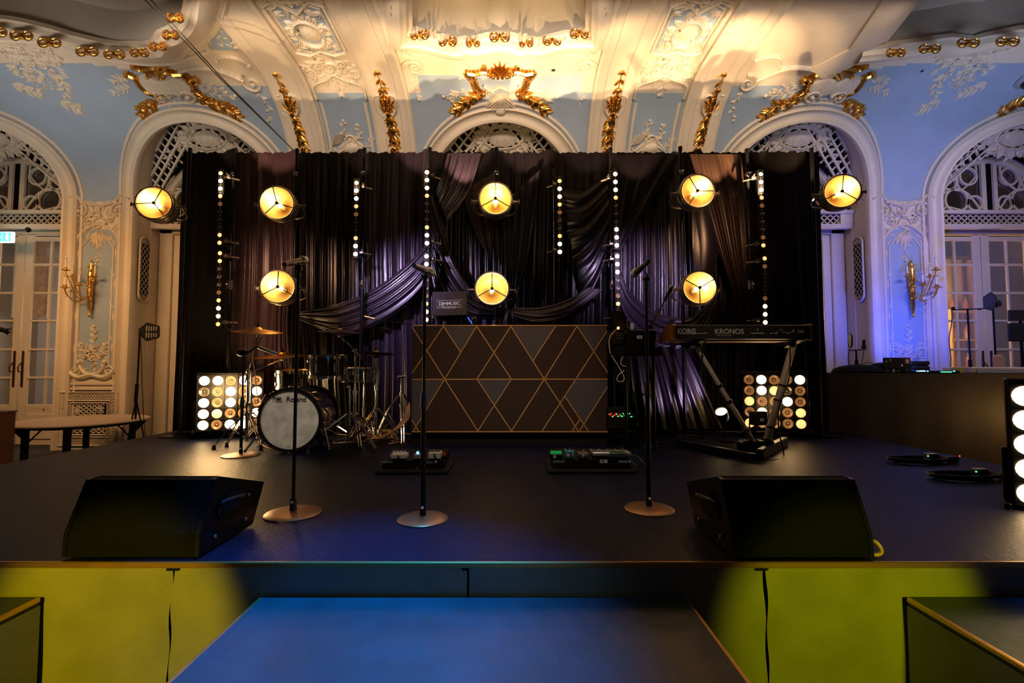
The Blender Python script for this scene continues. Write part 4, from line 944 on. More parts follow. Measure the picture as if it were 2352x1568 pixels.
strip((980.5, 980.5), 395, 558, [.9, 1, .9, .5, 0, 0, 0, .8, 1, 1], 'upper strip light on the pole beside the laptop', side=1)
strip((979.5, 979), 588, 734, [1, 1, .9, 0, 0, .2, .6, 1, 1], 'lower strip light behind the middle microphone')
strip((1285.5, 1286), 415, 578, [.6, .9, .9, .6, .3, 0, 0, .5, .9, 1], 'short strip light right of the centre lamps', side=-1)
strip((1413.5, 1417), 399, 563, [.9, 1, .9, .5, 0, 0, 0, .9, 1, 1], 'upper strip light above the rig boxes', side=-1)
strip((1418, 1420.5), 588, 734, [1, 1, .9, 0, 0, .3, .6, .3, .3], 'lower strip light above the rig boxes', side=-1)
strip((1748, 1754), 399, 563, [.6, 1, 1, .7, .4, 0, 0, 0, .4, .7], 'upper strip light on the right end pole', side=-1)
strip((1757, 1758.5), 593, 740, [.6, .4, 0, 0, 0, .3, .9, 1, 1], 'lower strip light on the right end pole', side=-1)
def panel_light(cx, cy, Y, yaw, st, label, sp=.128, r=.05, h=.12, casing='black_metal'):
    p = at(cx, cy, Y); n = 5
    t = thing('blinder_light', label, 'light panel', (p.x, p.y, p.z), rot=(0, 0, R(yaw)), local=True, group='five by five blinder panels')
    W, H = sp * n + .03, h * n + .06
    m_ = MB(); m_.box((0, .07, 0), (W, .1, H), bev=.01); m_.build('casing', casing, t)
    m_ = MB()
    for i in range(n + 1):
        m_.box((-W / 2 + .015 + i * sp, .01, 0), (.006, .02, H - .02)); m_.box((0, .01, -H / 2 + .03 + i * h), (W - .02, .02, .006))
    m_.build('grid', casing, t)
    for i in range(n):
        for j in range(n):
            add_lens(t, lv(st[j][i]), r, ((i - 2) * sp, .012, (2 - j) * h))
    for e in (-1, 1):
        m_ = MB(); m_.box((e * (W / 2 + .012), .07, -H / 2 + .16), (.024, .04, .36), bev=.005); m_.box((e * (W / 2 + .014), .07, -H / 2 + .02), (.028, .2, .04), bev=.005); m_.build('foot', 'black_metal', t)
    return t
panel_light(529, 924, 5.3, 20, [[1, 1, .3, 1, .3], [.0, .3, 1, .2, 1], [1, .3, 1, .3, .3], [1, .6, .2, .2, .9], [1, .3, 1, .9, .2]], 'glowing panel of round lamps left of the drums')
panel_light(1780, 922, 5.3, -14, [[.3, .9, .3, .3, 1], [.3, .9, .6, .0, .3], [.6, .4, .3, 1, .3], [.3, 1, .2, .2, .6], [.6, .3, .2, .2, .6]], 'panel of round lamps behind the keyboard stand')
panel_light(2532, 1035, 2.5, -42, [[1, .3, 1, .3, 1], [1, 1, .3, .2, 1], [1, .3, 1, .3, .3], [1, .6, .2, .2, .9], [1, .3, 1, .9, .2]], 'panel of round lamps cut off by the right edge of the picture', sp=.13, r=.056, h=.135)
add_light('POINT', 'panel_glow_left', at(490, 900, 4.95), None, 42, WARM, shadow_soft_size=.15)
add_light('POINT', 'panel_glow_right', at(1790, 930, 5.1), None, 5, WARM, shadow_soft_size=.15)
add_light('POINT', 'desk_glow_fill', (6.75, 5.55, .15), None, 16, (1.0, .52, .14), shadow_soft_size=.12)  # added light before the desk cloth, imitating the edge panel's glow
# cable from the ceiling to the second pole
m_ = MB(); q = at(677, 348, 5.6); e_ = SP(*XS(322, -12)); m_.tube([q, q.lerp(V(e_), .5) - V((0, 0, .03)), e_], .006, 6); e2 = SP(*XS(336, -12)); m_.tube([q, q.lerp(V(e2), .5) - V((0, 0, .04)), e2], .006, 6)
tag(m_.build('safety_cable', 'cable_black'), 'pair of thin black cables slanting from the ceiling to the backdrop', 'cable')
for px, py, lab in ((1271, 161, 'tiny recessed spotlight in the bright cove above the centre'), (585, 112, 'tiny recessed spotlight in the ceiling left of the stucco panel'), (1705, 105, 'tiny recessed spotlight in the ceiling right of the stucco panel'), (2118, 163, 'tiny recessed spotlight in the blue cove at the right')):
    x, s = XS(px, py); m_ = MB(); c = V(SP(x, s, .0)); nn = (V(SP(x, s, 1)) - c).normalized(); m_.lathe([(.018, .002), (.028, .006), (.034, .004), (.036, -.004)], c, nn, 16, 0); m_.lathe([(0, .003), (.018, .003)], c, nn, 16, 1); tag(m_.build('recessed_spotlight', ['silver', 'dark_void']), lab, 'downlight')
x, s = XS(2362, 182); c = V(SP(x, s, .0)); nn = (V(SP(x, s, 1)) - c).normalized()
t = thing('dome_camera', 'dark dome camera on the blue cove at the right edge', 'camera', c); m_ = MB(); m_.lathe([(.15, -.01), (.15, .02), (.12, .05), (.1, .055)], c, nn, 24); m_.build('mount', 'far_wall', t); m_ = MB(); m_.lathe([(.1, .05), (.09, .09), (.05, .12), (0, .13)], c, nn, 24); m_.build('dome', 'black_plastic', t)
# ============================================================ DRUM KIT
def facing_disc(mb, c, r, n=40, m=0): c = V(c); return mb.add([c] + [c + V((r * math.cos(2 * pi * i / n), 0, r * math.sin(2 * pi * i / n))) for i in range(n)], [(0, 1 + (i + 1) % n, 1 + i) for i in range(n)], m)
def lug(mb, p, up=V((0, 0, 1)), L=.05): mb.cyl(V(p) - up * L / 2, V(p) + up * L / 2, .011, n=8); mb.sph(p, (.015, .015, .02), 8, 6)
c = at(666, 963, 4.42); br = .288; c.z = br + .018
BD = thing('bass_drum', 'large black bass drum lying on its side with mottled white front skin', 'bass drum', (c.x, c.y, 0))
m_ = MB(); m_.lathe([(br - .008, .03), (br - .008, .45)], c, (0, 1, 0), 48); m_.build('shell', 'drum_black', BD)
m_ = MB(); facing_disc(m_, c + V((0, .008, 0)), br - .02, 48); m_.build('front_skin', 'drum_skin', BD, smooth=False)
m_ = MB(); facing_disc(m_, c + V((0, .47, 0)), br - .02, 32); m_.build('rear_skin', 'drum_skin', BD, smooth=False)
for y0, nm in ((0, 'front_hoop'), (.44, 'rear_hoop')):
    m_ = MB(); m_.lathe([(br - .022, .0), (br - .02, -.012), (br + .008, -.014), (br + .012, .0), (br + .012, .03), (br - .006, .036)], c + V((0, y0, 0)), (0, 1, 0), 48); m_.build(nm, 'drum_black', BD)
m_ = MB(); m_.lathe([(br - .024, .001), (br - .022, -.008), (br - .018, -.008)], c, (0, 1, 0), 48); m_.build('hoop_inlay', 'silver', BD)
for i in range(10):
    a = 2 * pi * (i + .5) / 10; d = V((math.cos(a), 0, math.sin(a))); m_ = MB()
    m_.box(c + d * (br + .014) + V((0, .01, 0)), (.03, .045, .012), rot=Matrix.Rotation(-a + pi / 2, 3, 'Y'), bev=.004); m_.cyl(c + d * (br + .016) + V((0, -.02, 0)), c + d * (br + .016) + V((0, .14, 0)), .004, n=6)
    m_.box(c + d * (br + .006) + V((0, .17, 0)), (.022, .07, .02), rot=Matrix.Rotation(-a + pi / 2, 3, 'Y'), bev=.006); m_.build('lug', 'chrome', BD)
for e in (-1, 1):
    m_ = MB(); p0 = c + V((e * br * .93, .1, -.05)); p1 = V((c.x + e * (br + .1), c.y - .03, .025)); m_.cyl(p0, p1, .009, n=8); m_.box(p0, (.04, .06, .05), bev=.008); m_.build('spur', 'chrome', BD)
    m_ = MB(); m_.cyl(p1 - V((0, 0, .025)), p1 + V((0, 0, .015)), .014, .01); m_.build('rubber_foot', 'rubber', BD)
yl = c.y + .002
p = at(680.5, 917, yl); text('Roland', .066, (p.x, yl, p.z), 'black_print', BD, sx=1.0, wgt=.0006)
m_ = MB(); q = at(638, 917, yl)
for k in range(3):
    o = k * .008; fr = [(-.0016, 0), (-.0016, .0006), (.0016, .0006), (.0016, 0)]
    m_.ribbon([(q.x - .045 + o * .0, q.z + .022 - o), (q.x + .022, q.z + .022 - o), (q.x + .034 - o, q.z + .016 - o * .6), (q.x + .034 - o, q.z + .006), (q.x + .022, q.z - .000 + o * .3), (q.x - .015, q.z - .001 + o * .3)], fr)
    m_.ribbon([(q.x - .045 + o, q.z + .022 - o), (q.x - .045 + o, q.z - .024)], fr); m_.ribbon([(q.x - .02 + o, q.z - .004), (q.x - .012, q.z - .024 + o), (q.x + .04, q.z - .024 + o)], fr)
m_.build('logo_mark', 'black_print', BD, xf=pl(yl), smooth=False)
p = at(663, 1024, yl); m_ = MB()
for k in range(2): m_.box((p.x, yl, p.z - k * .006), (.03 + .03 * k, .001, .002))
m_.build('small_print', 'black_print', BD, smooth=False)
def drum(nm, px, py, Y, r, h, label, matn='drum_black', tilt=0, skin='drum_skin', n=6, cat='drum'):
    p = at(px, py, Y); t = thing(nm, label, cat, p, rot=(R(tilt), 0, .3), local=True)
    m_ = MB(); m_.lathe([(r, -h / 2), (r, h / 2)], (0, 0, 0), (0, 0, 1), 36); m_.build('shell', matn, t)
    for z, n2 in ((h / 2, 'top_hoop'), (-h / 2, 'bottom_hoop')):
        m_ = MB(); s_ = 1 if z > 0 else -1; m_.lathe([(r + .006, z - s_ * .022), (r + .008, z + s_ * .006), (r + .016, z + s_ * .008), (r + .004, z + s_ * .01), (r - .003, z)], (0, 0, 0), (0, 0, 1), 36); m_.build(n2, 'chrome', t)
        m_ = MB(); m_.lathe([(0, z - s_ * .002), (r, z - s_ * .002)], (0, 0, 0), (0, 0, 1), 36); m_.build('skin', skin, t)
    for i in range(n):
        a = 2 * pi * i / n; m_ = MB(); d = V((math.cos(a), math.sin(a), 0)) * (r + .014)
        m_.cyl(d + V((0, 0, -h / 2 - .01)), d + V((0, 0, h / 2 + .01)), .0035, n=6)
        for z in (-h * .28, h * .28): m_.box(d * .96 + V((0, 0, z)), (.02, .02, .045), rot=(0, 0, a), bev=.006)
        m_.build('lug', 'chrome', t)
    return t
drum('rack_tom', 752, 841, 4.62, .165, .2, 'black rack tom with chrome hoops, standing above the bass drum', tilt=4)
drum('rack_tom', 672, 871, 4.98, .15, .18, 'black tom half hidden behind the bass drum at the left', tilt=3)
drum('snare_drum', 821, 860, 5.02, .165, .12, 'chrome snare drum to the right of the rack tom', 'chrome', n=8, tilt=3)
def cymbal(px, py, Y, r, tx, ty, matn, label, nm='crash_cymbal', two=False):
    p = at(px, py, Y); t = thing(nm, label, 'cymbal', p, rot=(R(tx), R(ty), 0), local=True)
    def disc(z, s_, n2):
        m_ = MB(); m_.lathe([(.006, z + s_ * .03), (r * .08, z + s_ * .029), (r * .14, z + s_ * .022), (r * .18, z + s_ * .012), (r * .22, z + s_ * .008), (r * .6, z - s_ * .004), (r, z - s_ * .022), (r, z - s_ * .0235), (r * .6, z - s_ * .006), (r * .2, z + s_ * .005), (.006, z + s_ * .027)], (0, 0, 0), (0, 0, 1), 44); m_.build(n2, matn, t)
    disc(0, 1, 'plate')
    if two: disc(-.03, -1, 'lower_plate')
    m_ = MB(); m_.cyl((0, 0, .028), (0, 0, .05), .016, .008, n=10); m_.cyl((0, 0, .0), (0, 0, .07), .004, n=6); m_.build('felt_and_nut', 'black_matte', t)
    return V(p)
cA = cymbal(592, 757, 4.75, .235, 7, 4, 'cymbal_bronze', 'tilted bronze crash cymbal highest at the left of the drums')
cB = cymbal(781, 759, 4.75, .228, 2, 3, 'cymbal_dark', 'dark crash cymbal above the rack tom')
cC = cymbal(650, 814, 4.95, .275, 5, -2, 'cymbal_bronze', 'wide bronze ride cymbal above the bass drum', 'ride_cymbal')
cD = cymbal(864, 810, 4.95, .178, -2, 0, 'cymbal_dark', 'pair of dark hi-hat cymbals at the right of the drums', 'hi_hat_cymbals', True)
def tripod(nm, label, base, top, spread=.26, hub=.32, matn='chrome', rot=0.3, r=.011, boom=None, foot=True, cat='stand', n=3, double=True):
    base = V(base); top = V(top); t = thing(nm, label, cat, (base.x, base.y, 0))
    m_ = MB(); m_.cyl((base.x, base.y, .09), (base.x, base.y, top.z * .55), r * 1.25, n=10); m_.build('lower_tube', matn, t)
    m_ = MB(); m_.cyl((base.x, base.y, top.z * .5), (base.x, base.y, top.z), r, n=10); m_.cyl((base.x, base.y, top.z * .53), (base.x, base.y, top.z * .58), r * 1.9, n=10); m_.build('upper_tube', matn, t)
    for i in range(n):
        a = rot + 2 * pi * i / n; d = V((math.cos(a), math.sin(a), 0)); s_ = V((-d.y, d.x, 0)) * .012; m_ = MB()
        for e in ((-1, 1) if double else (0,)):
            m_.tube([base + d * .02 + V((0, 0, hub)) - V((0, 0, base.z)) + s_ * e, base + d * spread * .55 + V((0, 0, hub * .62)) + s_ * e, base + d * spread + V((0, 0, .03)) + s_ * e], r * .5, 6)
            m_.tube([base + d * .02 + V((0, 0, .1)) + s_ * e, base + d * spread * .55 + V((0, 0, hub * .62)) + s_ * e], r * .4, 6)
        lg = m_.build('leg', matn, t)
        m_ = MB(); fp_ = base + d * spread; m_.cyl((fp_.x, fp_.y, .0), (fp_.x, fp_.y, .045), .02, .012, n=10); m_.build('rubber_foot', 'rubber', lg)
    m_ = MB(); m_.cyl((base.x, base.y, hub - .02), (base.x, base.y, hub + .02), r * 2, n=10); m_.cyl((base.x, base.y, hub), (base.x + .04, base.y - .02, hub), .006); m_.build('collar', matn, t)
    if boom is not None:
        boom = V(boom); m_ = MB(); d = (top - boom).normalized(); m_.cyl(top + d * .12, boom, r * .7, n=8); m_.sph(top, .022, 10, 6); m_.cyl(boom - V((0, 0, .02)), boom + V((0, 0, .05)), .007); m_.box(boom, (.03, .02, .03), bev=.006); m_.build('boom_arm', matn, t)
    return t
def V0(px, Y): return V((at(px, 1000, Y).x, Y, 0))
tripod('cymbal_stand', 'chrome boom stand under the tilted crash cymbal at the left', V0(566, 4.75), at(570, 852, 4.75), boom=cA - V((0, 0, .05)), rot=3.6, spread=.27)
tripod('cymbal_stand', 'chrome boom stand reaching over to the dark crash cymbal', V0(814, 4.85), at(815, 805, 4.85), boom=cB - V((0, 0, .05)), rot=1.0, spread=.33)
tripod('cymbal_stand', 'low chrome boom stand under the wide ride cymbal', V0(574, 5.0), at(574, 855, 5.0), boom=cC - V((0, 0, .05)), rot=2.2, spread=.25)
tripod('hi_hat_stand', 'chrome stand under the hi-hat cymbals', V0(863, 4.95), cD + V((0, 0, .1)), rot=4.2, spread=.26, hub=.36)
tripod('tom_stand', 'thick chrome double tom stand right of the bass drum', V0(801, 4.62), at(801, 890, 4.62), rot=3.67, spread=.36, hub=.34, r=.014, boom=at(790, 860, 4.62))
tripod('snare_stand', 'chrome snare drum stand behind the tom stand', V0(835, 5.05), V0(835, 5.05) + V((0, 0, .62)), rot=.6, spread=.24, hub=.25)
tripod('microphone_stand', 'short chrome tripod stand beside the booth, among tan cables', V0(921, 5.1), at(921, 866, 5.1), rot=5.0, spread=.3, hub=.5)
m_ = MB(); p0 = V0(921, 5.1); p = at(921, 866, 5.1)
t = thing('stand_clamp', 'chrome clamp head atop the short stand beside the booth', 'clamp', p); m_.box(p, (.07, .03, .03), bev=.006); m_.cyl(p - V((.04, 0, 0)), p + V((.05, 0, .01)), .01); m_.build('clamp', 'chrome', t)
# kick pedal
p = V0(735, 4.95); t = thing('kick_pedal', 'small chrome and black kick pedal behind the bass drum', 'pedal', p); m_ = MB(); m_.box(p + V((0, .1, .03)), (.09, .28, .015), rot=(-.15, 0, 0)); m_.cyl(p + V((-.05, 0, 0)), p + V((-.05, 0, .2)), .008); m_.cyl(p + V((.05, 0, 0)), p + V((.05, 0, .2)), .008); m_.cyl(p + V((-.05, 0, .2)), p + V((.05, 0, .2)), .008); m_.build('frame', 'chrome', t)
# tambourine style clip light and thin boom over the booth
t = thing('clip_light', 'small black box on a gooseneck above the hi-hat', 'light', at(885, 760, 4.9)); m_ = MB(); q = at(885, 760, 4.9); m_.tube(spline([tuple(at(840, 900, 4.9)), tuple(at(840, 810, 4.9)), tuple(at(850, 785, 4.9)), tuple(at(877, 764, 4.9))], 6), .006, 6); m_.build('gooseneck', 'black_metal', t); m_ = MB(); m_.box(q + V((.0, 0, .005)), (.11, .06, .05), rot=(0, .25, 0), bev=.006); m_.build('head', 'black_plastic', t)
t = thing('overhead_microphone', 'slender microphone on a thin boom reaching left from the booth', 'microphone', at(845, 728, 4.95)); m_ = MB(); a, b = at(838, 727, 4.95), at(862, 733, 4.95); m_.cyl(a, b, .013, .011, n=12); m_.sph(a, .015, 10, 6); m_.build('body', 'gold', t)
m_ = MB(); m_.tube([b, at(905, 740, 4.97), at(990, 752, 5.3)], .005, 6); m_.build('boom', 'black_metal', t)
tag(MB().cyl(at(871, 850, 4.98), at(868, 884, 4.98), .007, n=8).build('drumstick', 'candle'), 'pale wooden drumstick leaning by the hi-hat stand', 'drumstick')
rr = random.Random(11); m_ = MB()
for k in range(11):
    P = []; x0, y0 = rr.uniform(800, 940), rr.uniform(985, 1015)
    for i in range(6): g = gd(x0 + rr.uniform(-55, 55), y0 + rr.uniform(-14, 14)); P.append((g.x, g.y, .012 + rr.uniform(0, .02)))
    m_.tube(spline(P, 5), .005, 5)
for k in range(4): m_.tube(spline([tuple(at(940 - k * 2, 925 + k * 3, 4.95)), tuple(at(938 - k * 4, 960, 4.9)), tuple(at(905 - k * 5, 990 + k * 3, 4.85)), tuple(gd(870 - k * 9, 1004 + k * 2) + V((0, 0, .01)))], 6), .006, 6)
tag(m_.build('cable_tangle', 'cable_tan'), 'tangle of tan cables on the floor between drums and booth', 'cables', kind='stuff')
m_ = MB(); P = [(590, 1027), (600, 1022), (615, 1030), (640, 1032)]; m_.tube(spline([tuple(gd(*q) + V((0, 0, .008))) for q in P], 6), .005, 6); tag(m_.build('loose_cable', 'cable_tan'), 'short loose tan cable in front of the bass drum', 'cable')
# ============================================================ MICROPHONES
def round_stand(px, py, Yr, topy, topx, label, clutch=.5, brx=61, lower='black_metal'):
    g = gd(px, py); r = brx / F * g.y; tp = at(topx, topy, g.y)
    t = thing('microphone_stand', label, 'microphone stand', (g.x, g.y, 0))
    m_ = MB(); m_.lathe([(0, .022), (.02, .022), (r * .6, .016), (r * .95, .011), (r, .006), (r, 0), (0, 0)], (g.x, g.y, 0), (0, 0, 1), 44); m_.build('base', 'base_bronze', t)
    m_ = MB(); m_.cyl((g.x, g.y, .02), (g.x, g.y, tp.z * clutch + .03), .0135, n=14); m_.cyl((g.x, g.y, .02), (g.x, g.y, .05), .017, n=14); m_.build('lower_tube', lower, t)
    m_ = MB(); m_.cyl((g.x, g.y, tp.z * clutch - .02), (g.x, g.y, tp.z * clutch + .06), .02, .015, n=14); m_.build('clutch', 'black_plastic', t)
    m_ = MB(); m_.cyl((g.x, g.y, tp.z * clutch), (g.x, g.y, tp.z - .03), .009, n=12); m_.build('upper_tube', 'black_metal', t)
    m_ = MB(); m_.cyl((g.x, g.y, tp.z - .06), (g.x, g.y, tp.z), .013, .011, n=10); m_.cyl((g.x - .018, g.y, tp.z), (g.x + .018, g.y, tp.z), .012, n=10); m_.tube([(g.x, g.y, tp.z), (g.x + .01, g.y - .01, tp.z + .02), (g.x, g.y, tp.z + .03)], .007); m_.build('clip', 'black_plastic', t)
    m_ = MB(); m_.box((g.x, g.y - .0145, .065), (.012, .003, .012)); m_.build('sticker', 'white_print', t)
    return t, V((g.x, g.y, tp.z))
def mic(a, b, label, led='led_green', bodym='mic_grey', r=.019, nm='wireless_microphone'):
    a, b = V(a), V(b); d = (b - a).normalized(); L = (b - a).length; t = thing(nm, label, 'microphone', a)
    m_ = MB(); m_.lathe([(0, 0), (r * .65, .0), (r * .72, .01), (r * .72, L * .2), (r * .8, L * .25), (r * .95, L * .62), (r * 1.05, L * .72), (r * 1.1, L * .73)], a, d, 20); m_.build('body', bodym, t)
    m_ = MB(); m_.lathe([(r * 1.1, L * .725), (r * 1.3, L * .76), (r * 1.32, L * .8), (r * 1.3, L * .81), (r * 1.25, L * .9), (r * .95, L * .97), (r * .4, L), (0, L)], a, d, 20); m_.build('grille', 'silver', t)
    m_ = MB(); m_.lathe([(r * 1.31, L * .79), (r * 1.38, L * .8), (r * 1.38, L * .82), (r * 1.29, L * .83)], a, d, 20); m_.build('ring', 'silver', t)
    if led: m_ = MB(); m_.sph(a + d * L * .13 + V((0, -r * .8, -.002)), .0045, 8, 6); m_.build('indicator', led, t)
    return t
_, tp = round_stand(673, 1180, 0, 616, 683, 'microphone stand in front of the drums, round base lit bronze', .02)
mic(at(653, 607, tp.y - .06), at(705, 596, tp.y + .12), 'wireless microphone on the leftmost front stand, angled back', bodym='mic_grey')
_, tp = round_stand(971, 1193, 0, 634, 978, 'microphone stand in front of the booth, left of its centre', .47, 57)
mic(at(952, 610, tp.y - .06), at(994, 627, tp.y + .12), 'wireless microphone on the stand in front of the laptop')
_, tp = round_stand(1491, 1170, 0, 640, 1475, 'microphone stand at the right, before the rig boxes', .5, 55)
mic(at(1490, 600, tp.y - .06), at(1454, 632, tp.y + .1), 'wireless microphone tilted up on the rightmost front stand', bodym='black_plastic')
# small stand by the drums with folded boom
g, tpp = round_stand(553, 1046, 0, 812, 567, 'short microphone stand at the left edge of the drum kit', .5, 40)
t = thing('drum_microphone', 'black microphone on a folded boom at the left of the drums', 'microphone', tpp); m_ = MB(); m_.sph(tpp + V((-.01, 0, .01)), (.06, .04, .035), 12, 8); m_.cyl(tpp + V((-.03, 0, .02)), tpp + V((.03, 0, .02)), .02); m_.build('boom_joint', 'black_plastic', t)
m_ = MB(); m_.tube([at(566, 812, tpp.y), at(592, 795, tpp.y), at(600, 775, tpp.y + .1)], .008); m_.tube([at(592, 797, tpp.y), at(600, 800, tpp.y), at(637, 812, tpp.y + .05)], [.01, .014, .018]); m_.build('body', 'black_metal', t)
m_ = MB(); m_.tube(spline([tuple(at(577, 812, 4.3)), tuple(at(586, 860, 4.3)), tuple(at(590, 900, 4.35)), tuple(at(597, 925, 4.36)), tuple(at(610, 905, 4.38))], 6), .004, 6); m_.build('cable', 'cable_tan', t)
# ============================================================ BOOTH
def bp(x, y): return (850 + x / 3.618, 720 + y / 3.618)
BY = 4.85; tl, br_ = at(*bp(348, 95), BY), at(*bp(1976, 985), BY)
BX0, BX1, BZ0, BZ1 = tl.x, br_.x, br_.z, tl.z
T = thing('dj_booth', 'dark booth with gold diamond lines across its front panel', 'booth', ((BX0 + BX1) / 2, BY, 0))
m_ = MB(); m_.box(((BX0 + BX1) / 2, BY + .012, (BZ0 + BZ1) / 2), (BX1 - BX0, .024, BZ1 - BZ0)); m_.build('front_panel', 'panel_brown', T, smooth=False)
for x, e in ((BX0 + .012, 1), (BX1 - .012, 1)): m_ = MB(); m_.box((x, BY + .32, (BZ0 + BZ1) / 2), (.024, .59, BZ1 - BZ0)); m_.build('side_panel', 'panel_dark', T, smooth=False)
m_ = MB(); m_.box(((BX0 + BX1) / 2, BY + .32, BZ1 - .015), (BX1 - BX0 - .05, .59, .03)); m_.build('worktop', 'black_matte', T, smooth=False)
m_ = MB(); m_.box(((BX0 + BX1) / 2, BY + .34, BZ0 / 2), (BX1 - BX0 - .0, .56, BZ0)); m_.build('plinth', 'black_matte', T, smooth=False)
bxz = pl(BY); W3 = lambda x, y: (lambda q: (q.x, q.z))(at(*bp(x, y), BY))
for poly in ([(460, 552), (615, 552), (462, 800)], [(350, 552), (460, 552), (460, 820), (385, 930), (346, 880)], [(898, 552), (1168, 552), (1034, 757)], [(1704, 552), (1972, 552), (1972, 608), (1782, 915), (1628, 690)], [(1180, 108), (1540, 108), (1356, 384)], [(618, 108), (878, 108), (750, 312)], [(1728, 108), (1966, 108), (1966, 142), (1860, 308)]):
    m_ = MB(); m_.add([(*W3(*q), .0012) for q in poly], [tuple(range(len(poly)))]); m_.build('panel_inlay', 'panel_slate', T, xf=bxz, smooth=False)
for a, b in [((350, 110), (620, 545)), ((350, 495), (610, 105)), ((610, 105), (750, 317)), ((620, 545), (885, 105)), ((885, 105), (1175, 545)), ((1170, 105), (888, 545)), ((1170, 105), (1448, 545)), ((1545, 99), (1355, 390)), ((1720, 105), (1448, 545)), ((1448, 545), (1175, 975)), ((1448, 545), (1730, 975)), ((1720, 105), (1976, 492)), ((1970, 145), (1430, 975)), ((620, 545), (358, 978)), ((620, 545), (895, 975)), ((888, 545), (1175, 975)), ((1175, 545), (895, 975)), ((1620, 690), (1812, 975)), ((1973, 610), (1740, 975)), ((1740, 885), (1680, 975)), ((346, 880), (405, 980)), ((350, 547), (1975, 545)), ((349, 99), (1973, 99)), ((347, 982), (1977, 982))]:
    m_ = MB(); m_.ribbon([W3(*a), W3(*b)], [(-.0055, 0), (-.004, .003), (.004, .003), (.0055, 0)]); m_.build('gold_strip', 'panel_gold', T, xf=bxz, smooth=False)
# laptop on the booth
Y = 5.02; c0 = at(1033, 697, Y); LW, LH = .365, .255; lz = BZ1
T = thing('laptop', 'open black laptop on the booth, lettered lid facing the room', 'laptop', (c0.x, Y, lz))
m_ = MB(); m_.box((c0.x, Y, c0.z + .0), (LW, .012, LH), rot=(R(-4), R(-1.5), 0), bev=.004); m_.build('lid', 'panel_dark', T)
zb = c0.z - LH / 2; m_ = MB(); m_.box((c0.x + .02, Y + .13, zb - .005), (LW, .25, .016), rot=(R(-10), 0, 0), bev=.004); m_.build('base', 'black_plastic', T)
m_ = MB(); m_.box((c0.x - .12, Y + .12, (lz + zb) / 2), (.02, .2, zb - lz - .02)); m_.box((c0.x + .12, Y + .12, (lz + zb) / 2), (.02, .2, zb - lz - .02)); m_.box((c0.x, Y + .12, lz + .006), (.3, .22, .012)); m_.build('riser', 'black_metal', T)
m_ = MB(); m_.tube([at(1074, 728, Y), at(1084, 743, Y)], .006); m_.build('screen_edge', 'laptop_glow', T)
yf = Y - .0125; rt = (pi / 2 - R(4), R(1.5) * 0, 0)
text('DJHMUSIC', .05, (c0.x, yf - .002, c0.z - .002), 'white_print', T, rot=(pi / 2, R(-1.5), 0), sx=1.0, wgt=.0012)
text('KUDOS', .026, (c0.x, yf - .000, c0.z - .045), 'white_print', T, rot=(pi / 2, R(-1.5), 0), sx=1.5, wgt=.0004)
m_ = MB(); w_, h_ = .135, .033
m_.ribbon([(-w_, -h_), (w_, -h_), (w_, h_), (-w_, h_)], [(-.0018, 0), (-.0018, .001), (.0018, .001), (.0018, 0)], closed=True)
m_.ribbon([(-w_, -.046), (-.07, -.046)], [(-.0015, 0), (-.0015, .001), (.0015, .001), (.0015, 0)]); m_.ribbon([(.07, -.046), (w_, -.046)], [(-.0015, 0), (-.0015, .001), (.0015, .001), (.0015, 0)])
m_.build('lid_frame_print', 'white_print', T, xf=lambda u, v, h=0: (c0.x + u, yf - .001 - h - (v * math.tan(R(-4)) if False else 0), c0.z + v + u * .026), smooth=False)
for k, (px, col) in enumerate(((1086, 'cable_tan'), (1092, 'cable_black'))):
    m_ = MB(); m_.tube(spline([tuple(at(px, 748, 5.1)), tuple(at(px - 3, 735, 5.15)), tuple(at(px + 8, 728, 5.2)), tuple(at(px + 6, 750, 5.25))], 5), .004, 6); tag(m_.build('booth_cable', col), ['tan cable looping up behind the laptop', 'black cable looping up behind the laptop'][k], 'cable')
tag(MB().box(at(1112, 743, 5.05), (.05, .05, .08), bev=.01).cyl(at(1134, 746, 5.05), at(1134, 735, 5.05), .02, n=10).build('booth_gadget', 'blue_cloth'), 'small blue gadget on the booth below the centre lamps', 'gadget')
# ============================================================ PEDALBOARDS
def board(x0, x1, yf, yb, label):
    a, b = gd(x0, yb), gd(x1, yb); Y = a.y; zt = at(1000, yf, Y).z; t = thing('pedalboard', label, 'pedalboard', ((a.x + b.x) / 2, Y, 0)); w_ = b.x - a.x; cx = (a.x + b.x) / 2
    m_ = MB(); m_.prism([(a.x + .03, Y, .0), (a.x + .03, Y + .34, 0), (a.x + .03, Y + .34, zt + .03), (a.x + .03, Y + .01, zt)], (w_ - .06, 0, 0)); m_.build('frame', 'black_metal', t, smooth=False)
    m_ = MB(); m_.box((cx, Y + .16, .014), (w_ + .02, .42, .028), bev=.01); m_.build('soft_case_base', 'black_matte', t)
    return t, cx, Y, zt
def pedal(x0, x1, yt, yb, Y, m, label, knobs=4, km='candle', foot=True, dep=.1, nm='effects_pedal'):
    a, b = at(x0, yb, Y), at(x1, yt, Y); t = thing(nm, label, 'effects pedal', ((a.x + b.x) / 2, Y + dep / 2, a.z)); h = b.z - a.z; w_ = b.x - a.x; cx = (a.x + b.x) / 2
    m_ = MB(); m_.box((cx, Y + dep / 2, a.z + h / 2), (w_, dep, h), bev=.005); m_.build('housing', m, t)
    for k in range(knobs): m_ = MB(); x = a.x + w_ * (k + .7) / (knobs + .4); m_.cyl((x, Y + dep * .35, b.z), (x, Y + dep * .35, b.z + .018), .010, .009, n=10); m_.build('knob', km, t)
    if foot: m_ = MB(); m_.tube([(cx, Y - .002, a.z + h * .8), (cx + .006, Y - .01, a.z + h * .5), (cx + .02, Y - .012, a.z)], .006, 8); m_.build('plug', 'black_plastic', t)
    return t
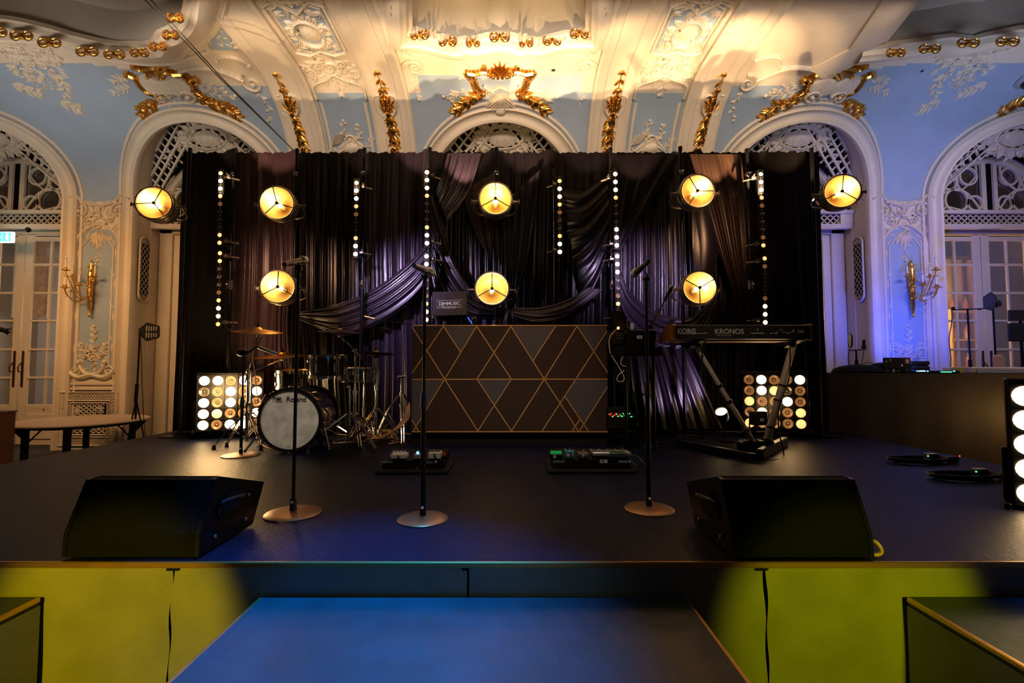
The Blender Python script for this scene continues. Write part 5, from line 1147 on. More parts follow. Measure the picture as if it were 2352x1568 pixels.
t, cx, Y, zt = board(868, 1027, 1058, 1086, 'pedalboard left of centre with three pale pedals on it')
text('pedaltrain', .028, (at(889, 1060, Y).x, Y - .004, at(889, 1060, Y).z), 'grey_print', t, sx=.75); text('classic', .022, (at(987, 1061, Y).x, Y - .004, at(987, 1061, Y).z), 'grey_print', t, sx=.95)
m_ = MB(); p = at(1001, 1060, Y); m_.box((p.x, Y - .003, p.z), (.016, .003, .017)); m_.build('badge', 'grey_print', t, smooth=False)
m_ = MB(); p = at(957, 1074, Y); m_.box((p.x, Y - .002, p.z), (.018, .004, .006)); m_.build('power_light', 'red_print', t)
pedal(896, 933, 1043, 1054, Y + .03, 'pedal_cream', 'long cream pedal at the left of the left pedalboard')
pedal(949, 967, 1043.5, 1054, Y + .03, 'pedal_grey', 'small grey pedal with a blue light in the middle of the left board', 1, 'led_blue', False, .07)
pedal(983, 1012, 1039, 1054, Y + .03, 'pedal_cream', 'square cream pedal with black plugs at the right of the left board', 4, 'bulb_off')
pedal(1014, 1025, 1046, 1054, Y + .03, 'black_metal', 'small black pedal with a red knob at the board end', 1, 'red_print', False, .06)
t, cx, Y, zt = board(1262, 1457, 1057, 1085, 'wide pedalboard right of centre with a blue pedal on it')
text('pedaltrain', .028, (at(1284, 1059, Y).x, Y - .004, at(1284, 1059, Y).z), 'grey_print', t, sx=.75); text('CI KS', .03, (at(1386, 1059.5, Y).x, Y - .004, at(1386, 1059.5, Y).z), 'white_print', t, sx=.8, wgt=.0012); text('O', .03, (at(1385.6, 1059.5, Y).x, Y - .004, at(1385, 1059.5, Y).z), 'red_print', t, sx=.8, wgt=.0014)
text('classic', .034, (at(1431, 1059, Y).x, Y - .004, at(1431, 1059, Y).z), 'grey_print', t, sx=.85, wgt=.0004)
m_ = MB(); p = at(1446, 1059, Y); m_.box((p.x, Y - .003, p.z), (.016, .003, .018)); m_.build('badge', 'grey_print', t, smooth=False)
pedal(1264, 1292, 1043, 1054, Y + .03, 'black_metal', 'black pedal with green lights at the left of the wide board', 5, 'led_green_dim', False)
m_ = MB(); p = at(1274, 1048, Y + .02); m_.lathe([(.006, 0), (.01, -.002), (.01, .002)], p, (0, 1, 0), 12); tag(m_.build('pedal_jack', 'white_print'), 'small white ring jack on the black pedal with green lights', 'jack')
pt_ = pedal(1299, 1320, 1035, 1052.5, Y + .03, 'pedal_blue', 'bright blue pedal on the wide board', 2, 'black_plastic')
m_ = MB(); p = at(1309, 1044.5, Y + .028); m_.box(p, (.042, .002, .014)); m_.build('label_plate', 'paper', pt_)
pt_ = pedal(1329, 1354, 1041, 1053.5, Y + .03, 'pedal_olive', 'dark olive pedal with a white pulse mark', 1, 'silver', False)
m_ = MB(); p = at(1341, 1047.5, Y + .029); m_.box(p, (.065, .002, .028)); m_.build('label_plate', 'black_print', pt_); m_ = MB(); m_.tube([at(1336, 1046, Y + .027), at(1337, 1045, Y + .027), at(1338, 1051, Y + .027), at(1339, 1043, Y + .027), at(1340, 1046, Y + .027), at(1348, 1046, Y + .027)], .0012, 4); m_.build('pulse_print', 'white_print', pt_)
pedal(1402, 1440, 1040, 1051, Y + .03, 'pedal_green', 'dark green box under the rail of the wide board', 0, foot=False)
pl_ = thing('pedal_rail', 'long silver multi-switch pedal across the right of the wide board', 'effects pedal', at(1400, 1037, Y + .12)); a, b = at(1358, 1036, Y + .12), at(1446, 1039, Y + .12)
m_ = MB(); m_.box(((a.x + b.x) / 2, Y + .12, (a.z + b.z) / 2 - .008), (b.x - a.x, .12, .028), bev=.005); m_.build('housing', 'silver', pl_)
for px in (1357, 1376, 1394, 1412, 1431): m_ = MB(); p = at(px, 1034, Y + .1); m_.cyl(p - V((0, 0, .01)), p + V((0, 0, .012)), .009, n=10); m_.build('foot_switch', 'silver', pl_)
for k, P in enumerate(([(1443, 1045), (1462, 1047), (1474, 1058), (1481, 1066)], [(1443, 1052), (1460, 1068), (1473, 1066), (1484, 1050)])):
    m_ = MB(); m_.tube(spline([tuple(at(*q, Y + .1 - .03 * i)) for i, q in enumerate(P)], 6), .006, 6); tag(m_.build('pedalboard_cable', 'cable_black'), ['upper black cable curling off the right end of the wide pedalboard', 'lower black cable curling off the right end of the wide pedalboard'][k], 'cable')
# ============================================================ KEYBOARD AND STAND
KY = 4.3; a, b = at(1551, 778, KY), at(1859, 745.5, KY); kz0, kz1, kx0, kx1 = a.z, b.z, a.x, b.x; kh = kz1 - kz0
K = thing('keyboard', 'long black keyboard with wooden end cheeks, name lettered on its back', 'keyboard', ((kx0 + kx1) / 2, KY, kz0))
m_ = MB(); m_.prism([(kx0, KY, kz0), (kx0, KY + .004, kz1 - .006), (kx0, KY + .012, kz1), (kx0, KY + .18, kz1), (kx0, KY + .3, kz0 + .06), (kx0, KY + .38, kz0 + .05), (kx0, KY + .38, kz0 + .005), (kx0, KY + .02, kz0 - .006)], (kx1 - kx0, 0, 0)); m_.build('body', 'black_plastic', K, ang=20)
prof_ = [(-.012, .0), (-.012, kh - .004), (.004, kh + .008), (.18, kh + .008), (.31, .08), (.4, .055), (.42, .03), (.4, -.012), (.02, -.014)]
for x0, x1 in ((kx0 - .022, kx0), (kx1, kx1 + .022)):
    m_ = MB(); m_.prism([(x0, KY + y, kz0 + z) for y, z in prof_], (x1 - x0, 0, 0)); m_.build('wooden_cheek', 'wood_cheek', K, ang=30)
m_ = MB(); m_.box(((kx0 + kx1) / 2 + .02, KY + .2, kz0 - .012), (kx1 - kx0 - .06, .3, .012)); m_.build('underside', 'keys_underside', K, smooth=False)
nk = 43; kw = (kx1 - kx0 - .16) / nk
for i in range(nk):
    m_ = MB(); m_.box((kx0 + .13 + kw * (i + .5), KY + .33, kz0 + .062), (kw - .0015, .13, .018)); m_.build('key', 'candle', K, smooth=False)
yk = KY - .001
text('KORG', .068, (at(1577, 761.5, yk).x, yk, at(1577, 761.5, yk).z), 'grey_print', K, sx=.86, wgt=.003); text('KRONOS', .066, (at(1675, 761.5, yk).x, yk, at(1675, 761.5, yk).z), 'grey_print', K, sx=.96, wgt=.0012)
text('MUSIC WORKSTATION', .012, (at(1662, 770.5, yk).x, yk, at(1662, 770.5, yk).z), 'grey_print', K, sx=1.1)
rr = random.Random(5)
for i in range(16): m_ = MB(); p = at(1770 + i * 4.2 + rr.uniform(-1, 1), 757 + rr.choice((0, 5, 8)), yk); m_.lathe([(.002, .001), (.0055, -.003), (.0055, .001)], p, (0, 1, 0), 8); m_.build('socket', 'silver', K)
for x, y, w2, h2 in ((1607, 765, 36, 2), (1740, 765, 30, 2), (1840, 761, 14, 6), (1740, 757, 3, 3), (1822, 760, 4, 6)):
    m_ = MB(); p = at(x, y, yk); m_.box(p, (w2 / F * KY, .002, h2 / F * KY)); m_.build('jack_panel', 'grey_print', K, smooth=False)
m_ = MB(); m_.box(at(1609, 760, yk), (.06, .02, .03), bev=.006); m_.build('plug', 'black_plastic', K)
# stand: two slanting columns from one foot
ST_ = thing('keyboard_stand', 'v-shaped keyboard stand with two pale slanting columns on a black foot', 'keyboard stand', gd(1745, 1045))
la0, la1 = at(1597, 792, 4.42), at(1733, 1021, 4.42); lb0, lb1 = at(1822, 790, 4.42), at(1760, 1018, 4.42)
for a, b, r, m in ((la0, la1, .024, 'column_white'), (lb0, lb1, .034, 'column_white')):
    m_ = MB(); m_.cyl(b, a, r, r * .85, n=18); m_.build('column', m, ST_)
d = (la1 - la0)
for f_ in (.41, .57, .86): m_ = MB(); q = la0 + d * f_; dn = d.normalized() * .012; m_.cyl(q - dn, q + dn, .031, n=14); m_.build('collar', 'black_plastic', ST_)
d = (lb1 - lb0)
for f_ in (.42, .57, .84): m_ = MB(); q = lb0 + d * f_; dn = d.normalized() * .008; m_.cyl(q - dn, q + dn, .039, n=14); m_.build('collar', 'black_plastic', ST_)
for q, e in ((la0, 1), (lb0, -1)):
    m_ = MB(); m_.box(q + V((0, 0, .03)), (.12, .08, .07), rot=(0, e * .4, 0), bev=.012); m_.prism([q + V((-.03, -.14, .03)), q + V((-.03, -.14, .05)), q + V((-.03, .3, .05)), q + V((-.03, .3, .0)), q + V((-.03, .1, -.03))], (.06, 0, 0)); m_.build('arm', 'black_metal', ST_, ang=20)
m_ = MB(); p = gd(1745, 1047); m_.box((p.x, 4.42, .06), (.24, .14, .12), bev=.02)
for q, e in ((la1, 1), (lb1, -1)): m_.box(q + V((0, 0, -.01)), (.09, .1, .1), rot=(0, -e * .4, 0), bev=.012)
m_.build('foot_block', 'black_metal', ST_)
def beam(pa, pb, w_, h_, nm, m='black_metal', par=None, z0=.0):
    pa, pb = V(pa), V(pb); d = (pb - pa); L = math.hypot(d.x, d.y); mb = MB(); mb.box(((pa.x + pb.x) / 2, (pa.y + pb.y) / 2, z0 + h_ / 2), (L, w_, h_), rot=(0, 0, math.atan2(d.y, d.x)), bev=.008); return mb.build(nm, m, par)
beam(gd(1558, 1024), gd(1735, 1058), .06, .06, 'foot_beam', par=ST_); beam(gd(1745, 1056), gd(1803, 1024), .06, .09, 'foot_beam', par=ST_)
m_ = MB(); m_.tube(spline([tuple(at(1622, 780, 4.25)), tuple(at(1612, 815, 4.3)), tuple(at(1620, 870, 4.3)), tuple(at(1635, 900, 4.33)), tuple(at(1655, 912, 4.36)), tuple(at(1668, 925, 4.37)), tuple(at(1700, 975, 4.38)), tuple(at(1718, 1000, 4.35)), tuple(gd(1700, 1015)), tuple(gd(1640, 1018)), tuple(gd(1600, 1010))], 6), .006, 6); tag(m_.build('keyboard_cable', 'cable_black'), 'black cable running down the left column of the keyboard stand', 'cable')
m_ = MB(); m_.tube(spline([tuple(at(1815, 800, 4.36)), tuple(at(1812, 870, 4.36)), tuple(at(1790, 930, 4.36)), tuple(at(1788, 985, 4.36)), tuple(at(1792, 1005, 4.3)), tuple(gd(1800, 1045)), tuple(gd(1780, 1056)), tuple(gd(1700, 1058)), tuple(gd(1600, 1045)), tuple(gd(1500, 1035))], 6), .006, 6); tag(m_.build('keyboard_cable', 'cable_black'), 'black cable running down the right column of the keyboard stand', 'cable')
# ============================================================ RIG AT THE RIGHT OF THE BOOTH
RY = 4.55; a, b = at(1412, 822, RY), at(1510, 757, RY)
T = thing('equipment_rig', 'stack of black equipment boxes on a dark stand right of the booth', 'equipment rig', ((a.x + b.x) / 2, RY, 0))
z1 = at(1450, 757, RY).z; z2 = at(1450, 795, RY).z; z3 = at(1450, 818, RY).z; x0, x1 = at(1436, 780, RY).x, at(1508, 780, RY).x
m_ = MB(); m_.box(((x0 + x1) / 2, RY + .15, (z1 + z2) / 2), (x1 - x0, .3, z1 - z2), bev=.01); BXX = m_.build('upper_case', 'black_plastic', T)
m_ = MB(); m_.box((at(1469, 774, RY).x, RY - .002, at(1469, 774, RY).z), (.05, .002, .03)); m_.build('sticker', 'white_print', BXX, smooth=False); m_ = MB(); m_.box((at(1469, 774, RY).x, RY - .004, at(1469, 774, RY).z), (.034, .002, .008)); m_.build('sticker_print', 'red_print', BXX, smooth=False)
m_ = MB(); m_.box((at(1486, 792, RY).x, RY - .004, at(1486, 792, RY).z), (.025, .006, .012), bev=.002); m_.build('switch', 'led_red_dim', BXX)
m_ = MB(); m_.box(((x0 + x1) / 2 - .02, RY + .17, (z2 + z3) / 2), (x1 - x0 + .16, .36, z2 - z3 - .01), bev=.01); m_.build('lower_case', 'black_matte', T)
xa, xb = at(1400, 780, RY).x, at(1434, 780, RY).x; za, zb = at(1420, 764, RY).z, at(1420, 790, RY).z; m_ = MB(); m_.box(((xa + xb) / 2, RY + .1, (za + zb) / 2), (xb - xa, .22, za - zb), rot=(0, .06, 0), bev=.006); MX = m_.build('small_mixer', 'black_plastic', T)
for i in range(10): m_ = MB(); p = at(1417 + (i % 5) * 3.2, 771 + (i // 5) * 6, RY - .01); m_.cyl(p, p + V((0, -.008, 0)), .004, n=6); m_.build('knob', 'silver', MX, smooth=False)
for px in (1436, 1500):
    for e in (-.0, .3): m_ = MB(); q = at(px, 818, RY + e); m_.cyl((q.x, RY + e, 0), (q.x, RY + e, z3 + .005), .016, n=10); m_.build('leg', 'black_metal', T)
for k in range(3): m_ = MB(); m_.box(((x0 + x1) / 2, RY + .15, .12 + k * .2), (x1 - x0 - .05, .02, .02)); m_.build('crossbar', 'black_metal', T)
m_ = MB()
p4 = [at(1411, 714, RY), at(1423, 711, RY), at(1443, 756, RY), at(1427, 757, RY)]; m_ = MB(); m_.prism([p4[0], p4[1], p4[2], p4[3]], (0, .26, 0)); T2 = thing('side_laptop', 'black laptop seen edge-on, leaning above the rig boxes', 'laptop', p4[3]); m_.build('lid', 'black_plastic', T2, smooth=False); m_ = MB(); m_.box(at(1424, 759, RY + .13), (.14, .26, .016), bev=.004); m_.build('base', 'black_plastic', T2)
tag(MB().sph(at(1420, 753, RY - .03), .012, 10, 6).build('orange_light', 'led_amber'), 'small orange light glowing at the foot of the edge-on laptop', 'light')
T2 = thing('power_adapter', 'white plug adapter standing on the rig boxes', 'adapter', at(1452, 757, RY + .05)); p = at(1452, 749, RY + .05); m_ = MB(); m_.box(p, (.032, .03, .06), bev=.006); m_.build('body', 'white_print', T2); m_ = MB(); m_.tube(spline([tuple(at(1447, 742, RY + .05)), tuple(at(1445, 732, RY + .05)), tuple(at(1440, 740, RY + .05)), tuple(at(1444, 757, RY + .05))], 5), .003, 5); m_.build('lead', 'candle', T2)
for k, P in enumerate(([(1415, 757), (1402, 772), (1399, 790), (1402, 812)], [(1404, 815), (1420, 840), (1433, 865), (1430, 876), (1418, 874), (1420, 862), (1434, 850)], [(1431, 818), (1426, 830), (1428, 838), (1437, 841)])):
    m_ = MB(); m_.tube(spline([tuple(at(*q, RY - .05)) for q in P], 6), .004, 6); tag(m_.build('hanging_cable', 'candle'), ['thin pale cable arching down from the edge-on laptop', 'thin pale cable looped below the rig boxes', 'short pale cable end under the small mixer'][k], 'cable')
T2 = thing('rack_unit', 'low black rack unit glowing red and green, right of the booth', 'rack unit', at(1425, 985, 4.75)); a, b = at(1397, 985, 4.75), at(1455, 938, 4.75); m_ = MB(); m_.box(((a.x + b.x) / 2, 4.87, (a.z + b.z) / 2), (b.x - a.x, .24, b.z - a.z), bev=.006); m_.build('case', 'black_matte', T2)
rr = random.Random(4)
for i in range(22): m_ = MB(); m_.box(at(1399 + i * 2.5, 953 + rr.uniform(-4, 4), 4.745), (.006, .004, .008)); m_.build('indicator', 'led_red' if i < 12 and rr.random() < .8 else 'led_green', T2, smooth=False)
# boom microphone over the rig
T2 = thing('boom_microphone', 'ball-headed microphone angled up on a boom beside the lower right lamp', 'microphone', at(1543, 661, 4.6)); hd, tl_ = at(1543, 660, 4.6), at(1527, 690, 4.6); m_ = MB(); m_.sph(hd, .026, 14, 10); m_.build('grille', 'silver', T2)
m_ = MB(); d = (tl_ - hd).normalized(); m_.cyl(hd + d * .015, tl_, .021, .013, n=14); m_.build('body', 'black_plastic', T2); m_ = MB(); m_.cyl(tl_, at(1492, 752, 4.6), .007); m_.box(at(1494, 750, 4.6), (.05, .03, .04), bev=.008); m_.build('boom', 'black_metal', T2); m_ = MB(); m_.tube(spline([tuple(tl_), tuple(at(1520, 712, 4.58)), tuple(at(1510, 724, 4.58)), tuple(at(1500, 745, 4.6))], 6), .004, 6); m_.build('lead', 'cable_tan', T2)
T2 = thing('guitar_stand', 'low black folding stand between rig and microphone stand', 'stand', gd(1462, 1008)); m_ = MB(); m_.tube([gd(1467, 1010), at(1455, 900, 4.6)], .012); m_.build('post', 'black_metal', T2)
for k, (px, py) in enumerate(((1445, 1012), (1490, 1012), (1475, 1000))): m_ = MB(); m_.tube([at(1462, 975, 4.75), gd(px, py) + V((0, 0, .01))], .01); m_.build('leg', 'black_metal', T2)
# floor uplight + black LED fixture + pedal
T2 = thing('floor_uplight', 'small floor spotlight shining left beneath the keyboard', 'spotlight', gd(1690, 975)); f0 = at(1656, 944, 5.0); bk = at(1684, 962, 5.15); ax = (bk - f0); 
m_ = MB(); m_.lathe([(.06, 0), (.062, .02), (.055, .1), (.03, .15), (0, .155)], f0, V((.45, .5, -.75)), 20); m_.build('housing', 'black_metal', T2); m_ = MB(); m_.lathe([(0, .012), (.056, .01)], f0, V((.45, .5, -.75)), 20); m_.build('lens', 'bulb_on', T2); m_ = MB(); m_.box((f0.x + .08, f0.y + .06, .01), (.14, .1, .02), bev=.004); m_.cyl((f0.x + .08, f0.y + .06, .01), (f0.x + .06, f0.y + .06, .13), .01); m_.build('foot', 'black_metal', T2)
T2 = thing('led_fixture', 'black box fixture on a bracket in front of the right lamp panel', 'stage light', gd(1742, 990)); q = at(1742, 961, 4.95); m_ = MB(); m_.box(q, (.16, .08, .13), bev=.008); m_.build('body', 'black_plastic', T2)
m_ = MB()
for i in range(9): m_.box(q + V((-.07 + i * .0175, .0, .068)), (.006, .08, .012))
m_.build('cooling_fins', 'black_metal', T2, kind='stuff'); m_ = MB(); m_.tube([q + V((-.09, 0, 0)), (q.x - .1, q.y, .03), (q.x + .1, q.y, .03), q + V((.09, 0, 0))], .008); m_.box((q.x, q.y, .012), (.2, .12, .024), bev=.006); m_.build('bracket', 'black_metal', T2); m_ = MB(); m_.box(at(1750, 964, 4.905), (.04, .002, .03)); m_.build('sticker', 'grey_print', T2, smooth=False)
T2 = thing('sustain_pedal', 'flat black foot pedal right of the keyboard stand', 'foot pedal', gd(1803, 1002)); p = gd(1803, 1003); m_ = MB(); m_.box(p + V((0, .1, .02)), (.17, .12, .04), bev=.01); m_.build('base', 'black_plastic', T2); m_ = MB(); m_.box(p + V((0, .1, .048)), (.1, .1, .01), rot=(.1, 0, 0), bev=.004); m_.build('plate', 'wood_brown', T2)
# cables scattered upstage right
rr = random.Random(9)
for k, (px, py, lab) in enumerate(((1560, 985, 'thin cable lying behind the keyboard stand'), (1480, 1025, 'thin cable lying behind the right microphone stand'), (1640, 992, 'thin cable lying beneath the keyboard, near the small spotlight'))):
    P = [tuple(gd(px + (i - 2.5) * 22, py + rr.uniform(-9, 9)) + V((0, 0, .008))) for i in range(6)]; m_ = MB(); m_.tube(spline(P, 6), .006, 6); tag(m_.build('floor_cable', 'cable_black'), lab, 'cable')
for (px, py, lab) in ((2135, 1062, 'coiled cable with small box on the stage, farther from the edge light'), (2245, 1100, 'coiled cable with small box on the stage, nearer the edge light')):
    g = gd(px, py); T2 = thing('cable_coil', lab, 'cable coil', g); m_ = MB(); rr = random.Random(px)
    for k in range(4):
        P = [(g.x + (.18 + .02 * k) * math.cos(t * pi / 6) + rr.uniform(-.015, .015) - .1, g.y + .09 * math.sin(t * pi / 6), .012 + .008 * k) for t in range(12)]; m_.tube(spline(P, 3, True) + [P[0]], .008, 6)
    m_.build('cable', 'cable_black', T2); m_ = MB(); m_.box((g.x + .02, g.y, .035), (.1, .06, .07), bev=.01); m_.build('box', 'black_plastic', T2); m_ = MB(); m_.box((g.x + .02, g.y, .073), (.08, .05, .004)); m_.build('label', 'paper', T2, smooth=False)
    m_ = MB(); m_.box((g.x + .17, g.y - .02, .03), (.08, .06, .05), bev=.01); m_.build('plug', 'black_plastic', T2)
    for dx, mm in ((-.04, 'led_green'), (.22, 'led_red')): m_ = MB(); m_.sph((g.x + dx, g.y - .035, .06), .005, 6, 4); m_.build('indicator', mm, T2)
# ============================================================ FLOOR MONITORS
def wedge(xn0, xn1, label, side):
    t = thing('stage_monitor', label, 'stage monitor', ((xn0 + xn1) / 2, 2.25, 0))
    P = [(2.03, .008), (2.035, .1), (2.13, .30), (2.16, .305), (2.54, .19), (2.44, .008)]
    m_ = MB(); m_.prism([(xn0, y, z) for y, z in P], (xn1 - xn0, 0, 0)); m_.build('cabinet', 'tolex', t, ang=15)
    m_ = MB(); m_.prism([(xn0 + .02, 2.17, .308), (xn0 + .02, 2.53, .2), (xn0 + .02, 2.53, .195), (xn0 + .02, 2.17, .302)], (xn1 - xn0 - .04, 0, 0)); m_.build('grille', 'black_matte', t, smooth=False)
    for x in (xn0 + .008, xn1 - .008): m_ = MB(); m_.prism([(x - .009, y + (.004 if y > 2.3 else -.004), z + .003) for y, z in P], (.018, 0, 0)); m_.build('end_plate', 'black_metal', t, ang=15)
    xs = xn1 if side > 0 else xn0; e = side
    m_ = MB(); c_ = (xs + e * .012, 2.24, .15); m_.tube([(c_[0], 2.16, .19), (c_[0] + e * .02, 2.18, .2), (c_[0] + e * .02, 2.30, .19), (c_[0], 2.32, .18)], .009, 8); m_.build('handle', 'black_plastic', t)
    m_ = MB(); n = 8; m_.add([(xs + e * .0105, 2.24 + .11 * math.cos(2 * pi * i / n), .16 + .06 * math.sin(2 * pi * i / n)) for i in range(n)], [tuple(range(n))]); m_.build('handle_recess', 'black_matte', t, smooth=False)
    for y, z in ((2.12, .06), (2.36, .06), (2.38, .17)): m_ = MB(); m_.cyl((xs + e * .008, y, z), (xs + e * .014, y, z), .008, n=10); m_.build('screw', 'silver', t)
    for x in (xn0 + .06, xn1 - .06):
        for y in (2.07, 2.4): m_ = MB(); m_.cyl((x, y, 0), (x, y, .012), .018, n=10); m_.build('rubber_foot', 'rubber', t)
wedge(-1.865, -1.30, 'black wedge monitor at the front of the stage on the left', 1)
wedge(.915, 1.50, 'black wedge monitor at the front of the stage on the right', -1)
m_ = MB(); m_.tube(spline([(1.5, 2.12, .05), (1.53, 2.06, .06), (1.55, 2.05, .02), (1.52, 2.06, .008), (1.6, 2.2, .008)], 5), .008, 6); tag(m_.build('monitor_lead', 'cable_tan'), 'bent lead at the right end of the right wedge monitor', 'cable')
# ============================================================ LEFT SIDE OF THE ROOM
c = V((-5.84, 6.55, -.5)); zt = .07; T = thing('round_table', 'low round folding table with pale top and black legs by the wall', 'table', c)
m_ = MB(); m_.lathe([(0, zt), (.73, zt), (.745, zt - .008), (.745, zt - .022), (.73, zt - .03), (0, zt - .03)], (c.x, c.y, 0), (0, 0, 1), 56); m_.build('table_top', 'table_top', T)
m_ = MB(); m_.lathe([(.6, zt - .03), (.6, zt - .07), (.57, zt - .07), (.57, zt - .03)], (c.x, c.y, 0), (0, 0, 1), 40); m_.build('apron', 'black_matte', T)
for a in (.5, 2.2, 3.7, 5.2):
    d = V((math.cos(a), math.sin(a), 0)); p = c + d * .55; m_ = MB(); m_.box((p.x, p.y, (zt - .5) / 2 - .02), (.07, .07, zt + .5 - .04), rot=(0, 0, a), bev=.006)
    m_.prism([(p.x - d.x * .02, p.y - d.y * .02, zt - .05), (p.x + d.x * .16, p.y + d.y * .16, zt - .05), (p.x + d.x * .02, p.y + d.y * .02, zt - .22)], (-d.y * .03, d.x * .03, 0)); m_.cyl((p.x - d.x * .2, p.y - d.y * .2, zt - .05), (p.x, p.y, zt - .3), .01); m_.build('leg', 'black_matte', T)
a, b = at(-130, 1090, 5.3), at(38, 945, 5.3); T = thing('wooden_cabinet', 'corner of a brown wooden cabinet at the left edge of the picture', 'cabinet', ((a.x + b.x) / 2, 5.0, -.5))
m_ = MB(); m_.box(((a.x + b.x) / 2, 5.05, (b.z - .5) / 2), (b.x - a.x, .5, b.z + .5), bev=.008); m_.build('body', 'wood_brown', T); m_ = MB(); m_.box(((a.x + b.x) / 2, 5.05, b.z + .006), (b.x - a.x + .02, .52, .014), bev=.004); m_.build('cabinet_top', 'wood_brown', T)
def paddle(px, py, Y, sc, label, flip=1, slots=True, rz=0.0, base=None, foot_z=-.5, pole_px=None):
    p = at(px, py, Y); t = thing('paddle_antenna', label, 'antenna', p, rot=(0, 0, rz), local=True)
    P = [(-.11, -.035), (-.11, .045), (-.0, .13), (.16, .085), (.17, .06), (.17, -.06), (.155, -.085), (-.0, -.13)]; P = [(flip * x * sc, z * sc) for x, z in P]
    m_ = MB(); m_.prism([(x, -.009, z) for x, z in P], (0, .018, 0)); m_.build('blade', 'black_plastic', t, smooth=False)
    if slots:
        for i in range(5):
            for e in (-1, 1): m_ = MB(); m_.box((flip * (.0 + .034 * i) * sc, -.011, e * .045 * sc), (.012 * sc, .006, (.075 - .006 * i) * sc)); m_.build('slot', 'cream', t, smooth=False)
    m_ = MB(); m_.cyl((flip * -.1 * sc, 0, -.1 * sc), (flip * -.1 * sc, 0, -.03 * sc), .012, n=8); m_.build('neck', 'black_metal', t)
    return p
p = paddle(338, 762, 6.6, 1.0, 'black paddle antenna with slots, on the thin stand left of the curtain', 1)
T = thing('antenna_stand', 'thin black tripod stand holding the slotted paddle antenna', 'stand', (p.x - .1, 6.6, -.5))
x = p.x - .1; m_ = MB(); m_.cyl((x - .02, 6.6, -.5), (x, 6.6, p.z - .1), .012); m_.build('pole', 'black_metal', T); m_ = MB(); m_.cyl((x - .02, 6.6, .3), (x - .01, 6.6, .55), .022); m_.build('sleeve', 'black_metal', T)
for a in (.4, 2.4, 4.4): m_ = MB(); m_.tube([(x - .015, 6.6, .35), (x + .15 * math.cos(a), 6.6 + .15 * math.sin(a), -.49)], .009, 6); m_.build('leg', 'black_metal', T)
m_ = MB(); m_.tube(spline([(x + .02, 6.58, p.z - .03), (x + .07, 6.55, p.z - .3), (x + .1, 6.55, .5), (x + .2, 6.5, -.1), (x + .3, 6.5, -.45)], 8), .005, 6); m_.build('cable', 'cable_black', T)
# exit sign over the left door
p = at(0, 545, 7.5); T = thing('exit_sign', 'green lit exit sign over the left doorway', 'sign', p)
m_ = MB(); m_.box(p, (.44, .05, .17), bev=.006); m_.build('housing', 'exit_white', T); m_ = MB(); m_.box((p.x + .02, p.y - .028, p.z), (.36, .004, .14)); m_.build('face', 'exit_green', T, smooth=False)
m_ = MB(); x, z, y = p.x + .13, p.z, p.y - .032
m_.box((x + .02, y, z), (.045, .003, .12)); m_.sph((x - .06, y, z + .04), (.011, .003, .011), 8, 6); m_.tube([(x - .065, y, z + .025), (x - .07, y, z - .01), (x - .09, y, z - .03), (x - .11, y, z - .03)], .006, 6); m_.tube([(x - .07, y, z - .01), (x - .05, y, z - .03), (x - .055, y, z - .055)], .006, 6); m_.tube([(x - .065, y, z + .02), (x - .04, y, z + .01)], .005, 6); m_.tube([(x - .066, y, z + .02), (x - .09, y, z + .012)], .005, 6); m_.build('running_figure', 'white_print', T)
m_ = MB(); m_.cyl((p.x + .15, p.y, p.z + .1), (p.x + .42, p.y, p.z + .12), .012); m_.sph((p.x + .44, p.y, p.z + .12), .04, 12, 8); m_.build('bracket', 'black_metal', T)
add_light('POINT', 'exit_glow', (p.x + .15, p.y - .12, p.z + .02), None, 1.6, (.45, .85, 1.0), shadow_soft_size=.08)
# what stands behind the left door
m_ = MB(); m_.box((-8.2, 9.9, 1.3), (3.2, .05, 3.6)); BW = tag(m_.build('wall_far_left', 'far_wall', smooth=False), 'grey blue wall of the room behind the left doors', 'wall', kind='structure')
p = at(78, 640, 9.8); T = thing('wall_painting', 'orange ornamental painting seen through the left door panes', 'painting', p); m_ = MB(); m_.box(p, (.7, .03, 1.6)); m_.build('canvas', 'painting', T, smooth=False); m_ = MB(); m_.bead([(-.36, -.81), (.36, -.81), (.36, .81), (-.36, .81)], .05, .03, closed=True); m_.build('frame', 'cream', T, xf=lambda u, v, h=0: (p.x + u, 9.77 - h, p.z + v))
add_light('POINT', 'far_room_left', (-8.0, 9.1, 1.7), None, 60, (1.0, .85, .7), shadow_soft_size=.2)
T = thing('case_stand', 'tall curved black case seen through the left door', 'case', (at(62, 900, 8.6).x, 8.6, -.5)); m_ = MB(); P = spline([tuple(at(58, 945, 8.6)), tuple(at(56, 860, 8.6)), tuple(at(60, 780, 8.6)), tuple(at(70, 718, 8.6))], 6); m_.tube([V(q) for q in P], [.055 - .02 * i / len(P) for i in range(len(P))], 10); m_.cyl((P[0][0], 8.6, -.5), (P[0][0], 8.6, P[0][2] + .02), .05); m_.build('shell', 'black_matte', T)
T = thing('microphone_clamp', 'black clamp arm poking in at the left edge of the picture', 'clamp', at(5, 760, 5.6)); m_ = MB(); m_.tube([at(-40, 752, 5.6), at(5, 757, 5.6), at(22, 763, 5.6)], [.02, .03, .012], 8); m_.tube([at(5, 758, 5.6), at(25, 755, 5.6)], [.015, .008], 6); m_.tube([at(10, 760, 5.6), at(18, 768, 5.6)], [.015, .008], 6); m_.tube([at(-40, 752, 5.6), (at(-40, 752, 5.6).x, 5.6, -.5)], .016, 8); m_.build('arm', 'black_metal', T)
m_ = MB(); rr = random.Random(2)
for k in range(5): m_.tube(spline([(at(40 + k * 18 + i * 22, 1030, 6.9).x, 6.2 + .25 * rr.random(), -.488) for i in range(6)], 5), .007, 6)
